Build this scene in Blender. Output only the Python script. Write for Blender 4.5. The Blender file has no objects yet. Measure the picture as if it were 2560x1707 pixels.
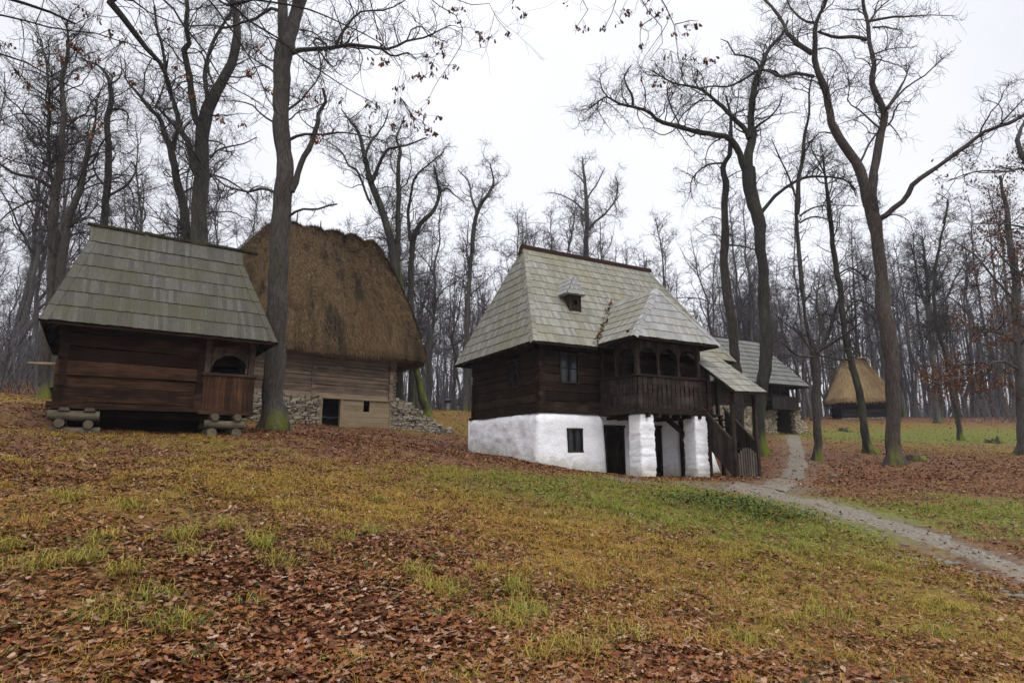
import bpy, math, random
import numpy as np
from mathutils import Vector

SC = bpy.context.scene
COL = SC.collection
R = math.radians
rng = np.random.default_rng(11)
random.seed(11)

# ------------------------------------------------------------------ camera
EYE = 1.6
FPX = 1500.0
PITCH = 0.186
cam_d = bpy.data.cameras.new('camera')
cam_d.sensor_width = 36.0
cam_d.lens = FPX / 2560.0 * 36.0
cam_d.clip_start = 0.05
cam_d.clip_end = 900.0
cam = bpy.data.objects.new('camera', cam_d)
COL.objects.link(cam)
cam.location = (0, 0, EYE)
cam.rotation_euler = (math.pi / 2 + PITCH, 0, 0)
SC.camera = cam
CP, SP = math.cos(PITCH), math.sin(PITCH)

# ------------------------------------------------------------------ world, sun, exposure
HAZE = 0.0004
SUN_EL, SUN_AZ = R(48), R(150)
world = bpy.data.worlds.new('World')
SC.world = world
world.use_nodes = True
wn, wl = world.node_tree.nodes, world.node_tree.links
wn.clear()
w_out = wn.new('ShaderNodeOutputWorld')
w_bg = wn.new('ShaderNodeBackground')
w_bg.inputs['Strength'].default_value = 0.1
w_sky = wn.new('ShaderNodeTexSky')
w_sky.sky_type = 'NISHITA'
w_sky.sun_disc = False
w_sky.sun_elevation = SUN_EL
w_sky.sun_rotation = SUN_AZ
w_sky.dust_density = 6.0
w_tc = wn.new('ShaderNodeTexCoord')
w_sep = wn.new('ShaderNodeSeparateXYZ')
wl.new(w_tc.outputs['Generated'], w_sep.inputs[0])
w_map = wn.new('ShaderNodeMapRange')              # overcast: zenith brighter than horizon
w_map.interpolation_type = 'SMOOTHSTEP'
w_map.inputs['From Min'].default_value = 0.60
w_map.inputs['From Max'].default_value = 1.0
w_map.inputs['To Min'].default_value = 0.95
w_map.inputs['To Max'].default_value = 3.7
wl.new(w_sep.outputs['Z'], w_map.inputs['Value'])
w_noise = wn.new('ShaderNodeTexNoise')
w_noise.inputs['Scale'].default_value = 2.2
w_noise.inputs['Detail'].default_value = 5.0
wl.new(w_tc.outputs['Generated'], w_noise.inputs['Vector'])
w_nm = wn.new('ShaderNodeMapRange')
w_nm.inputs['From Min'].default_value = 0.3
w_nm.inputs['From Max'].default_value = 0.7
w_nm.inputs['To Min'].default_value = 0.90
w_nm.inputs['To Max'].default_value = 1.04
wl.new(w_noise.outputs['Fac'], w_nm.inputs['Value'])
# thinner cloud in front of the hidden sun
w_dot = wn.new('ShaderNodeVectorMath')
w_dot.operation = 'DOT_PRODUCT'
w_dot.inputs[1].default_value = Vector((0.16, 0.86, 0.48)).normalized()
wl.new(w_tc.outputs['Generated'], w_dot.inputs[0])
w_gl = wn.new('ShaderNodeMapRange')
w_gl.interpolation_type = 'SMOOTHSTEP'
w_gl.inputs['From Min'].default_value = 0.72
w_gl.inputs['From Max'].default_value = 1.0
w_gl.inputs['To Min'].default_value = 1.0
w_gl.inputs['To Max'].default_value = 1.10
wl.new(w_dot.outputs['Value'], w_gl.inputs['Value'])
m1 = wn.new('ShaderNodeMath'); m1.operation = 'MULTIPLY'
wl.new(w_map.outputs[0], m1.inputs[0]); wl.new(w_nm.outputs[0], m1.inputs[1])
m2 = wn.new('ShaderNodeMath'); m2.operation = 'MULTIPLY'
wl.new(m1.outputs[0], m2.inputs[0]); wl.new(w_gl.outputs[0], m2.inputs[1])
w_cl = wn.new('ShaderNodeVectorMath'); w_cl.operation = 'SCALE'
w_cl.inputs[0].default_value = (7.6, 7.7, 8.3)
wl.new(m2.outputs[0], w_cl.inputs['Scale'])
w_hs = wn.new('ShaderNodeHueSaturation')
w_hs.inputs['Saturation'].default_value = 0.25
wl.new(w_sky.outputs[0], w_hs.inputs['Color'])
w_mix = wn.new('ShaderNodeMix'); w_mix.data_type = 'RGBA'
w_mix.inputs['Factor'].default_value = 0.9
wl.new(w_hs.outputs[0], w_mix.inputs['A']); wl.new(w_cl.outputs[0], w_mix.inputs['B'])
wl.new(w_mix.outputs['Result'], w_bg.inputs['Color'])
wl.new(w_bg.outputs[0], w_out.inputs['Surface'])

sun_d = bpy.data.lights.new('sun', 'SUN')
sun_d.energy = 1.0
sun_d.angle = R(40)
sun_d.color = (1.0, 0.97, 0.93)
sun = bpy.data.objects.new('sun', sun_d)
COL.objects.link(sun)
sun.rotation_euler = (math.pi / 2 - SUN_EL, 0, math.pi - SUN_AZ)
SC.view_settings.view_transform = 'Standard'
SC.view_settings.look = 'None'
SC.view_settings.exposure = 0.47
SC.view_settings.gamma = 1.0
SC.cycles.max_bounces = 6
SC.cycles.transparent_max_bounces = 8
SC.cycles.volume_bounces = 0
SC.cycles.use_denoising = True
SC.cycles.adaptive_threshold = 0.008

# ------------------------------------------------------------------ helpers: picture <-> place
def ray(px, py):
    X = (px - 1280.0) / FPX
    U = (853.5 - py) / FPX
    return np.array([X, CP - SP * U, SP + CP * U])

def at(px, py, Y):
    r = ray(px, py)
    return np.array([0, 0, EYE]) + r * (Y / r[1])

class Frame:
    def __init__(s, o, yaw):
        s.o = np.array(o, float); s.c = math.cos(yaw); s.s = math.sin(yaw); s.yaw = yaw
    def wor(s, q):
        return s.o + np.array([q[0] * s.c - q[1] * s.s, q[0] * s.s + q[1] * s.c, q[2]])
    def loc(s, p):
        d = np.array(p) - s.o
        return np.array([d[0] * s.c + d[1] * s.s, -d[0] * s.s + d[1] * s.c, d[2]])

HF = Frame((0.914, 19.71, 2.98), 0.506)      # white house: near corner of the timber wall
KF = Frame((-11.23, 14.70, 2.77), 0.604)     # log storehouse: near left corner of the sill
BF = Frame((-6.24, 31.0, 4.36), 0.70)        # thatched barn: near right corner of the logs
GF = Frame((20.99, 44.0, 4.90), 0.50)        # far shingled house: gallery corner
CF = Frame((33.4, 58.0, 5.0), -0.25)         # thatched hut

# ------------------------------------------------------------------ noise on numpy arrays
_perm = np.random.default_rng(5).random((256, 256))
def vnoise(x, y):
    xi = np.floor(x).astype(int); yi = np.floor(y).astype(int)
    fx = x - xi; fy = y - yi
    fx = fx * fx * (3 - 2 * fx); fy = fy * fy * (3 - 2 * fy)
    a = _perm[xi & 255, yi & 255]; b = _perm[(xi + 1) & 255, yi & 255]
    c = _perm[xi & 255, (yi + 1) & 255]; d = _perm[(xi + 1) & 255, (yi + 1) & 255]
    return (a * (1 - fx) + b * fx) * (1 - fy) + (c * (1 - fx) + d * fx) * fy
def fbm(x, y, oct=4):
    s = 0; a = 0.5; t = 0
    for i in range(oct):
        s = s + a * vnoise(x * 2 ** i + 17.3 * i, y * 2 ** i + 9.1 * i); t += a; a *= 0.5
    return s / t

# ------------------------------------------------------------------ terrain
ctrl = [(0, 0, 0), (-6, 2, .75), (6, 3, -.4), (0, -6, -.7), (-16, 0, 2.0), (15, 4, -.7), (26, 12, 0.2), (-14, -8, .8), (14, -8, -1.2),
        (0, -30, -3), (40, -10, -3), (-40, -10, 3.0)]
for q in [(0, -.2, -1.74), (-.3, 5.4, -1.2), (2.5, -.15, -2.06), (2.5, -2, -2.08), (5, -2, -2.15), (5.6, -2.9, -2.13), (6.7, -2.9, -2.10),
          (8.3, 0, -2.08), (4, 7, -1.3), (8.5, 5, -1.7)]:
    ctrl.append(tuple(HF.wor(q)))
for q in [(0, -.1, -.66), (4.1, -.3, -.66), (2.3, -.1, -.66), (0, 5, .1), (4.6, 5, -.35)]:
    ctrl.append(tuple(KF.wor(q)))
for q in [(-3.7, 0, -1.4), (0, 0, -1.5), (3.9, 0, -1.58), (-7, 0, -1.25), (-8, 6, -.3), (0.5, 6, -.5)]:
    ctrl.append(tuple(BF.wor(q)))
for q in [(-1.5, 1, -1.78), (-6, 1, -1.75), (0.6, .3, -1.76), (-4, 7, -.8)]:
    ctrl.append(tuple(GF.wor(q)))
for a in [(60, 985, 27), (60, 1060, 17), (0, 1130, 11), (1280, 1300, 9.3), (640, 1300, 6.9), (660, 1076, 20.5), (1110, 1030, 46), (1160, 1031, 40),
          (1899, 1137, 26), (2041, 1147, 25.5), (2233, 1160, 22), (2175, 1134, 28), (2403, 1100, 42), (2540, 1046, 60), (2300, 1046, 60),
          (2560, 1430, 9.0), (2560, 1250, 14.5), (2560, 1140, 29), (1900, 1203, 20.5), (2100, 1052, 55), (2210, 1050, 55)]:
    ctrl.append(tuple(at(*a)))
ctrl += [(-30, 60, 7.5), (0, 75, 6.5), (30, 90, 6.5), (70, 60, 5.6), (70, 30, 2.5), (-60, 30, 8), (-35, 38, 6.6), (-80, 80, 9), (80, 110, 6), (0, 130, 7), (60, 160, 6),
         (-60, 150, 9), (110, 60, 5), (140, 140, 6), (-140, 140, 10), (110, 0, -1), (-110, 0, 8), (0, 190, 7), (0, -60, -5)]
ctrl = np.array(ctrl, float)
def _tps(d2):
    return np.where(d2 > 0, 0.5 * d2 * np.log(np.maximum(d2, 1e-9)), 0.0)
_n = len(ctrl)
_d2 = ((ctrl[:, None, :2] - ctrl[None, :, :2]) ** 2).sum(-1)
_A = np.zeros((_n + 3, _n + 3))
_A[:_n, :_n] = _tps(_d2) + np.eye(_n) * 0.6
_A[:_n, _n] = 1; _A[:_n, _n + 1:] = ctrl[:, :2]
_A[_n, :_n] = 1; _A[_n + 1:, :_n] = ctrl[:, :2].T
_b = np.zeros(_n + 3); _b[:_n] = ctrl[:, 2]
_w = np.linalg.solve(_A, _b)
def h0(x, y):
    x = np.asarray(x, float); y = np.asarray(y, float)
    out = np.full(x.shape, _w[_n]) + _w[_n + 1] * x + _w[_n + 2] * y
    for i in range(_n):
        out = out + _w[i] * _tps((x - ctrl[i, 0]) ** 2 + (y - ctrl[i, 1]) ** 2)
    return out
def bumps(x, y):
    return (fbm(x * .45, y * .45, 3) - .5) * .22 + (fbm(x * 2.3 + 50, y * 2.3, 3) - .5) * .07
def hgt(x, y):
    return h0(x, y) + bumps(np.asarray(x, float), np.asarray(y, float))
def hz(x, y):
    return float(hgt(np.array([x]), np.array([y]))[0])
def ground_hit(px, py):
    r = ray(px, py)
    t = np.linspace(2.0, 120.0, 2400) / r[1]
    P = np.array([0, 0, EYE])[None] + r[None] * t[:, None]
    below = P[:, 2] < h0(P[:, 0], P[:, 1])
    i = int(np.argmax(below)) if below.any() else len(t) - 1
    p = P[i]
    return np.array([p[0], p[1], hz(p[0], p[1])])

# ------------------------------------------------------------------ mesh building
def raw_mesh(name, V, Q=None, T=None, smooth=False, col=None):
    V = np.asarray(V, np.float32).reshape(-1, 3)
    Q = np.zeros((0, 4), np.int32) if Q is None or len(Q) == 0 else np.asarray(Q, np.int32).reshape(-1, 4)
    T = np.zeros((0, 3), np.int32) if T is None or len(T) == 0 else np.asarray(T, np.int32).reshape(-1, 3)
    me = bpy.data.meshes.new(name)
    me.vertices.add(len(V)); me.vertices.foreach_set('co', V.ravel())
    nl = len(Q) * 4 + len(T) * 3
    me.loops.add(nl)
    me.loops.foreach_set('vertex_index', np.concatenate([Q.ravel(), T.ravel()]).astype(np.int32))
    me.polygons.add(len(Q) + len(T))
    st = np.concatenate([np.arange(len(Q)) * 4, len(Q) * 4 + np.arange(len(T)) * 3]).astype(np.int32)
    me.polygons.foreach_set('loop_start', st)
    me.polygons.foreach_set('use_smooth', np.full(len(Q) + len(T), bool(smooth)))
    me.update(calc_edges=True)
    if col is not None:
        ca = me.color_attributes.new('mask', 'FLOAT_COLOR', 'POINT')
        ca.data.foreach_set('color', np.asarray(col, np.float32).ravel())
    return me

def link(name, me, material, parent=None):
    o = bpy.data.objects.new(name, me)
    COL.objects.link(o)
    if material is not None:
        me.materials.append(material)
    if parent is not None:
        o.parent = parent
    return o

class MB:
    """collects shapes, builds them as one mesh"""
    def __init__(s, off=(0, 0, 0)):
        s.v = []; s.q = []; s.t = []; s.n = 0; s.off = np.array(off, float)
    def add(s, V, Q=None, T=None):
        V = np.asarray(V, float).reshape(-1, 3)
        if Q is not None and len(Q): s.q.append(np.asarray(Q, int).reshape(-1, 4) + s.n)
        if T is not None and len(T): s.t.append(np.asarray(T, int).reshape(-1, 3) + s.n)
        s.v.append(V); s.n += len(V)
    def hexa(s, P):      # 8 corners: bottom 0-3 ccw, top 4-7
        s.add(P, [(0, 3, 2, 1), (4, 5, 6, 7), (0, 1, 5, 4), (1, 2, 6, 5), (2, 3, 7, 6), (3, 0, 4, 7)])
    def box(s, a, b, jit=0.0):
        x0, y0, z0 = a; x1, y1, z1 = b
        P = np.array([(x0, y0, z0), (x1, y0, z0), (x1, y1, z0), (x0, y1, z0), (x0, y0, z1), (x1, y0, z1), (x1, y1, z1), (x0, y1, z1)], float)
        if jit: P = P + rng.normal(0, jit, P.shape)
        s.hexa(P)
    def bar(s, a, b, w, h, up=(0, 0, 1)):
        a = np.array(a, float); b = np.array(b, float); d = b - a; L = np.linalg.norm(d); d /= L
        up = np.array(up, float)
        if abs(d @ up) > .99: up = np.array((0, 1.0, 0))
        sx = np.cross(d, up); sx /= np.linalg.norm(sx); u = np.cross(sx, d)
        P = [p + sx * i * w / 2 + u * j * h / 2 for p in (a, b) for i, j in ((-1, -1), (1, -1), (1, 1), (-1, 1))]
        s.hexa(np.array(P))
    def tube(s, pts, rad, k=8, cap=True):
        V, Q = tubes(np.array(pts, float)[None], np.array(rad, float)[None], k)
        n0 = s.n
        s.add(V, Q)
        if cap:
            m = len(pts)
            T = [(0, i + 1, i) for i in range(1, k - 1)] + [((m - 1) * k, (m - 1) * k + i, (m - 1) * k + i + 1) for i in range(1, k - 1)]
            s.t.append(np.array(T) + n0)
    def prism(s, poly, d):   # poly: list of 3d points (planar, convex or fan-able), extruded by vector d
        P = np.array(poly, float); n = len(P); d = np.array(d, float)
        V = np.concatenate([P, P + d])
        Q = [(i, (i + 1) % n, n + (i + 1) % n, n + i) for i in range(n)]
        T = [(0, i + 1, i) for i in range(1, n - 1)] + [(n, n + i, n + i + 1) for i in range(1, n - 1)]
        s.add(V, Q, T)
    def stone(s, c, r, seed_rng, p=.38):
        k, m = 8, 5
        th = np.linspace(0, 2 * np.pi, k, endpoint=False); ph = np.linspace(-np.pi / 2, np.pi / 2, m + 2)[1:-1]
        f = lambda a: np.sign(a) * np.abs(a) ** p
        V = [(f(np.cos(q)) * f(np.cos(t)), f(np.cos(q)) * f(np.sin(t)), f(np.sin(q))) for q in ph for t in th] + [(0, 0, -1), (0, 0, 1)]
        V = np.array(V) * (1 + seed_rng.normal(0, .10, (len(V), 1)))
        V = V * np.array(r)
        a = seed_rng.normal(0, .10); ca, sa = np.cos(a), np.sin(a)
        V[:, [0, 2]] = np.stack([V[:, 0] * ca - V[:, 2] * sa, V[:, 0] * sa + V[:, 2] * ca], 1)
        Q = [(i * k + j, i * k + (j + 1) % k, (i + 1) * k + (j + 1) % k, (i + 1) * k + j) for i in range(m - 1) for j in range(k)]
        T = [(m * k, (j + 1) % k, j) for j in range(k)] + [(m * k + 1, (m - 1) * k + j, (m - 1) * k + (j + 1) % k) for j in range(k)]
        s.add(V + np.array(c), Q, T)
    def build(s, name, material, parent=None, smooth=False, bevel=0.0):
        V = np.concatenate(s.v) + s.off
        o = link(name, raw_mesh(name, V, np.concatenate(s.q) if s.q else None, np.concatenate(s.t) if s.t else None, smooth), material, parent)
        if bevel:
            md = o.modifiers.new('bevel', 'BEVEL'); md.width = bevel; md.segments = 1; md.limit_method = 'ANGLE'; md.angle_limit = R(50)
        return o

def tubes(P, Rr, k):
    """P (B,n,3), R (B,n) -> verts, quads"""
    B, n, _ = P.shape
    T = np.gradient(P, axis=1)
    T /= np.linalg.norm(T, axis=2, keepdims=True) + 1e-9
    mean = T.mean(1)
    ref = np.where(np.abs(mean[:, 2:3]) > .75, np.array([[1.0, 0.13, 0]]), np.array([[0.05, 0.1, 1.0]]))
    ref = ref[:, None, :]
    X = np.cross(T, ref); X /= np.linalg.norm(X, axis=2, keepdims=True) + 1e-9
    Y = np.cross(T, X)
    a = np.linspace(0, 2 * np.pi, k, endpoint=False)
    ca, sa = np.cos(a), np.sin(a)
    V = P[:, :, None, :] + Rr[:, :, None, None] * (X[:, :, None, :] * ca[None, None, :, None] + Y[:, :, None, :] * sa[None, None, :, None])
    idx = np.arange(B * n * k).reshape(B, n, k)
    nx = np.roll(idx, -1, axis=2)
    Q = np.stack([idx[:, :-1], nx[:, :-1], nx[:, 1:], idx[:, 1:]], -1).reshape(-1, 4)
    return V.reshape(-1, 3), Q

def tag(o, label=None, cat=None, group=None, kind=None):
    if label: o['label'] = label
    if cat: o['category'] = cat
    if group: o['group'] = group
    if kind: o['kind'] = kind
    return o
def empty(name, loc, yaw=0.0):
    o = bpy.data.objects.new(name, None)
    o.empty_display_size = 0.3
    COL.objects.link(o)
    o.location = loc
    o.rotation_euler = (0, 0, yaw)
    return o

# ------------------------------------------------------------------ materials
class NT:
    def __init__(s, name, rough=0.85, spec=0.25):
        s.m = bpy.data.materials.new(name); s.m.use_nodes = True
        s.N = s.m.node_tree.nodes; s.L = s.m.node_tree.links
        s.b = s.N['Principled BSDF']
        s.b.inputs['Roughness'].default_value = rough
        s.b.inputs['Specular IOR Level'].default_value = spec
        s.tc = s.N.new('ShaderNodeTexCoord')
    def vec(s, scale, src='Object'):
        mp = s.N.new('ShaderNodeMapping')
        mp.inputs['Scale'].default_value = scale if hasattr(scale, '__len__') else (scale,) * 3
        s.L.new(s.tc.outputs[src], mp.inputs[0]); return mp.outputs[0]
    def noise(s, scale, detail=4, rough=.6, src='Object', dist=0.0):
        n = s.N.new('ShaderNodeTexNoise'); n.inputs['Scale'].default_value = 1.0
        n.inputs['Detail'].default_value = detail; n.inputs['Roughness'].default_value = rough
        n.inputs['Distortion'].default_value = dist
        s.L.new(s.vec(scale, src), n.inputs['Vector']); return n.outputs['Fac']
    def voro(s, scale, out='Color', src='Object', rnd=1.0):
        n = s.N.new('ShaderNodeTexVoronoi'); n.inputs['Scale'].default_value = 1.0
        n.inputs['Randomness'].default_value = rnd
        s.L.new(s.vec(scale, src), n.inputs['Vector']); return n.outputs[out]
    def island(s):
        return s.N.new('ShaderNodeNewGeometry').outputs['Random Per Island']
    def ramp(s, fac, stops, interp='LINEAR'):
        r = s.N.new('ShaderNodeValToRGB'); r.color_ramp.interpolation = interp
        e = r.color_ramp.elements
        while len(e) < len(stops): e.new(0.5)
        for i, (p, c) in enumerate(stops):
            e[i].position = p; e[i].color = (*c, 1) if len(c) == 3 else c
        s.L.new(fac, r.inputs[0]); return r.outputs[0]
    def val(s, fac, a, b, c=0.0, d=1.0, smooth=False):
        r = s.N.new('ShaderNodeMapRange')
        if smooth: r.interpolation_type = 'SMOOTHSTEP'
        for k, v in zip(('From Min', 'From Max', 'To Min', 'To Max'), (a, b, c, d)): r.inputs[k].default_value = v
        s.L.new(fac, r.inputs[0]); return r.outputs[0]
    def math(s, op, a, b):
        n = s.N.new('ShaderNodeMath'); n.operation = op
        for i, x in enumerate((a, b)):
            if isinstance(x, (int, float)): n.inputs[i].default_value = x
            else: s.L.new(x, n.inputs[i])
        return n.outputs[0]
    def mix(s, f, a, b, mode='MIX'):
        n = s.N.new('ShaderNodeMix'); n.data_type = 'RGBA'; n.blend_type = mode
        for key, x in (('Factor', f), ('A', a), ('B', b)):
            if isinstance(x, (int, float)): n.inputs[key].default_value = x
            elif isinstance(x, tuple): n.inputs[key].default_value = (*x, 1)
            else: s.L.new(x, n.inputs[key])
        return n.outputs['Result']
    def bump(s, h, strength=.4, dist=.02):
        n = s.N.new('ShaderNodeBump'); n.inputs['Strength'].default_value = strength; n.inputs['Distance'].default_value = dist
        s.L.new(h, n.inputs['Height']); s.L.new(n.outputs[0], s.b.inputs['Normal'])
    def sepz(s, src='Object'):
        n = s.N.new('ShaderNodeSeparateXYZ'); s.L.new(s.tc.outputs[src], n.inputs[0]); return n
    def color(s, c):
        if isinstance(c, tuple): s.b.inputs['Base Color'].default_value = (*c, 1)
        else: s.L.new(c, s.b.inputs['Base Color'])
        return s.m

def wood_mat(name, dark, mid, light, scale=(2, 2, 26), spread=.5, rough=.85, bump=.5):
    t = NT(name, rough, .10)
    g = t.noise(scale, 6, .65)
    big = t.noise((1.3, 1.3, 3.0), 3)
    f = t.math('ADD', t.math('MULTIPLY', g, .75), t.math('MULTIPLY', t.island(), spread * .5))
    f = t.math('ADD', f, t.math('MULTIPLY', t.math('SUBTRACT', big, .5), .5))
    c = t.ramp(f, [(.28, dark), (.55, mid), (.9, light)])
    t.bump(g, bump, .02)
    return t.color(c)

def shingle_mat(name, dark, mid, light, moss, moss_amt=.5):
    t = NT(name, .8, .3)
    g = t.noise((30, 7, 2.6), 6, .7)
    f = t.math('ADD', t.math('MULTIPLY', t.island(), .30), t.math('MULTIPLY', g, .85))
    c = t.ramp(f, [(.30, dark), (.55, mid), (.80, light)])
    mz = t.noise(.75, 4, .6)
    mz2 = t.noise(5, 4, .7)
    k = t.val(t.math('ADD', t.math('MULTIPLY', mz, .65), t.math('MULTIPLY', mz2, .35)), .42, .62, 0, moss_amt)
    c = t.mix(k, c, moss)
    sp = t.val(t.noise(38, 2, .5), .70, .76)                       # lichen specks
    c = t.mix(t.math('MULTIPLY', sp, .35), c, (.42, .43, .40))
    t.bump(g, .5, .012)
    return t.color(c)

M = {}
M['house_log'] = wood_mat('dark_stained_log', (.005, .0035, .0028), (.019, .012, .0075), (.105, .074, .050))
M['house_trim'] = wood_mat('dark_trim_wood', (.007, .005, .004), (.022, .015, .011), (.07, .052, .04), (8, 8, 3))
M['house_board'] = wood_mat('dark_upright_board', (.006, .0045, .004), (.022, .015, .011), (.085, .062, .048), (22, 22, 1.6))
M['cabin_log'] = wood_mat('red_brown_log', (.005, .0026, .0017), (.018, .0085, .005), (.095, .050, .027), (1.6, 1.6, 24), .6, .9, .9)
M['cabin_board'] = wood_mat('red_brown_board', (.013, .0065, .004), (.040, .020, .011), (.13, .062, .027), (20, 20, 1.5))
M['crib_log'] = wood_mat('peeled_grey_log', (.035, .030, .022), (.095, .080, .055), (.19, .16, .11), (6, 6, 9), .5)
M['barn_log'] = wood_mat('weathered_barn_log', (.060, .044, .031), (.185, .137, .100), (.34, .26, .195), (1.2, 1.2, 26), .6)
M['barn_plank'] = wood_mat('pale_new_plank', (.15, .11, .066), (.23, .178, .112), (.32, .255, .17), (3, 3, 40), .35)
M['far_log'] = wood_mat('far_house_log', (.010, .008, .007), (.026, .020, .017), (.07, .055, .045))
M['hut_log'] = wood_mat('hut_log', (.014, .012, .011), (.034, .030, .027), (.08, .07, .06))
M['gallery'] = wood_mat('weathered_gallery_wood', (.014, .010, .008), (.045, .033, .025), (.12, .092, .072), (8, 8, 3))
M['stair'] = wood_mat('grey_brown_stair_board', (.012, .009, .008), (.036, .027, .023), (.095, .074, .062), (20, 20, 1.8))
M['ridge'] = wood_mat('red_brown_ridge_board', (.015, .007, .005), (.036, .018, .012), (.07, .036, .024), (2, 2, 20))
M['moss_ridge'] = wood_mat('mossy_ridge_board', (.010, .009, .005), (.028, .026, .012), (.06, .06, .02), (4, 4, 20))
M['pale_wood'] = wood_mat('pale_dry_pole', (.16, .11, .06), (.26, .19, .11), (.36, .28, .17), (3, 12, 12))
M['house_shingle'] = shingle_mat('pale_grey_shingle', (.098, .094, .076), (.165, .160, .132), (.265, .26, .23), (.145, .134, .068), .6)
M['cabin_shingle'] = shingle_mat('green_grey_shingle', (.021, .019, .014), (.043, .040, .031), (.080, .076, .064), (.042, .038, .013), .8)
M['far_shingle'] = shingle_mat('dark_grey_shingle', (.060, .062, .057), (.090, .093, .086), (.14, .143, .135), (.085, .085, .055), .4)
M['gable_shingle'] = shingle_mat('silver_grey_shingle', (.155, .155, .152), (.235, .235, .232), (.335, .335, .335), (.20, .188, .11), .4)

t = NT('lime_plaster', .92, .15)
n1 = t.noise(3.0, 6, .6); n2 = t.noise(14, 5, .6); n3 = t.noise((2.6, 2.6, 7), 6, .75)
sx = t.sepz(); uc = t.val(sx.outputs['X'], 0, 2.6, .41, .06); vc_ = t.val(sx.outputs['Y'], 0, 5.4, 0, .54)
hg = t.math('SUBTRACT', sx.outputs['Z'], t.math('ADD', uc, vc_))          # height above the sloping soil line
splash = t.math('MULTIPLY', t.val(t.math('ADD', hg, t.math('MULTIPLY', t.math('SUBTRACT', t.noise(4.5, 5, .7), .5), .9)), .45, -.02, 0, 1), .75)
c = t.ramp(n1, [(.3, (.66, .67, .69)), (.62, (.82, .82, .83))])
c = t.mix(t.val(t.noise(1.1, 5, .7), .52, .72, 0, .22), c, (.62, .60, .52))
c = t.mix(t.val(n3, .60, .78, 0, .30), c, (.50, .50, .50))
c = t.mix(splash, c, t.mix(t.noise(9, 4, .7), (.26, .22, .13), (.48, .45, .36)))
t.bump(t.math('ADD', t.math('MULTIPLY', n1, .6), t.math('ADD', t.math('MULTIPLY', n2, .45), t.math('MULTIPLY', n3, .5))), .8, .06)
M['plaster'] = t.color(c)

def stone_mat(name, stops):
    t = NT(name, .9, .2)
    g = t.noise(9, 6, .65)
    c = t.ramp(t.island(), stops)
    c = t.mix(t.val(g, .3, .75, 0, .55), c, (.08, .07, .055))
    t.bump(g, .6, .02)
    return t.color(c)
M['field_stone'] = stone_mat('field_stone', [(0, (.13, .11, .085)), (.3, (.22, .18, .12)), (.55, (.30, .245, .16)), (.75, (.24, .225, .20)), (1, (.36, .32, .24))])
M['pale_stone'] = stone_mat('pale_stone', [(0, (.19, .155, .10)), (.5, (.32, .265, .18)), (1, (.42, .36, .27))])
M['grey_stone'] = stone_mat('grey_slate_stone', [(0, (.07, .07, .066)), (.5, (.15, .145, .13)), (1, (.28, .265, .235))])
t = NT('dark_mortar', .95, .1); M['mortar'] = t.color(t.ramp(t.noise(8, 4), [(.3, (.03, .026, .02)), (.7, (.075, .06, .045))]))
t = NT('interior_shade_black', .95, .05); M['dark'] = t.color((.012, .011, .010))  # shade of unlit rooms put into the colour, near black
t = NT('window_glass', .08, .35); M['glass'] = t.color(t.ramp(t.noise(3, 2), [(.3, (.010, .012, .016)), (.7, (.03, .034, .042))]))

def thatch_mat(name, stops, dark, green):
    t = NT(name, .95, .1)
    g = t.noise((10, 10, 5), 5, .7)
    f = t.math('ADD', t.math('MULTIPLY', t.island(), .7), t.math('MULTIPLY', g, .4))
    c = t.ramp(f, stops)
    k = t.math('MULTIPLY', t.val(t.noise((1.25, 1.25, .10), 4, .6), .52, .66, 0, 1), .8)
    c = t.mix(k, c, dark)
    k2 = t.math('MULTIPLY', t.val(t.noise((1.2, 1.2, .5), 5, .7), .60, .72, 0, 1), .6)
    c = t.mix(k2, c, green)
    t.bump(g, .7, .05)
    return t.color(c)
M['thatch'] = thatch_mat('old_brown_thatch', [(.1, (.036, .022, .012)), (.42, (.105, .066, .034)), (.72, (.175, .117, .062)), (1, (.29, .21, .12))], (.022, .019, .012), (.058, .056, .018))
M['hut_thatch'] = thatch_mat('golden_thatch', [(.1, (.18, .115, .058)), (.5, (.32, .22, .112)), (1, (.45, .33, .18))], (.24, .155, .075), (.27, .19, .08))

def bark_mat(name, dark, mid, light, moss_h=.85, moss_amt=1.0, lichen=.35, side=False):
    t = NT(name, .9, .2)
    g = t.noise((21, 21, 3.6), 6, .72, dist=.5)
    big = t.noise((1.5, 1.5, .5), 4, .6)
    c = t.ramp(t.math('ADD', t.math('MULTIPLY', g, .8), t.math('MULTIPLY', big, .3)), [(.42, dark), (.56, mid), (.74, light)])
    c = t.mix(t.val(t.noise((2.2, 2.2, .9), 5, .7), .52, .70, 0, lichen), c, (.060, .072, .030))
    z = t.sepz().outputs['Z']
    mz = t.math('MULTIPLY', t.val(z, moss_h, .1, 0, 1), t.val(t.noise((1.9, 1.9, .6), 4, .6), .46, .56, 0, moss_amt))
    if side: mz = t.math('MULTIPLY', mz, t.val(t.sepz().outputs['X'], .12, -.10, 0, 1))
    mcol = t.ramp(t.noise(22, 4, .7), [(.3, (.035, .050, .006)), (.7, (.16, .18, .016))])
    c = t.mix(mz, c, mcol)
    t.bump(g, .9, .04)
    return t.color(c)
M['bark'] = bark_mat('grey_brown_bark', (.017, .014, .012), (.046, .039, .034), (.098, .084, .074))
M['bark_red'] = bark_mat('reddish_bark', (.018, .014, .012), (.052, .041, .035), (.105, .084, .073), 1.7, side=True)
M['bark_dark'] = bark_mat('dark_oak_bark', (.012, .011, .009), (.033, .030, .024), (.075, .068, .055), 2.5, 1.0, .55)
M['bark_mossy'] = bark_mat('moss_coated_bark', (.020, .022, .010), (.045, .050, .018), (.09, .10, .03), 6.0, 1.0, .8)
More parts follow.
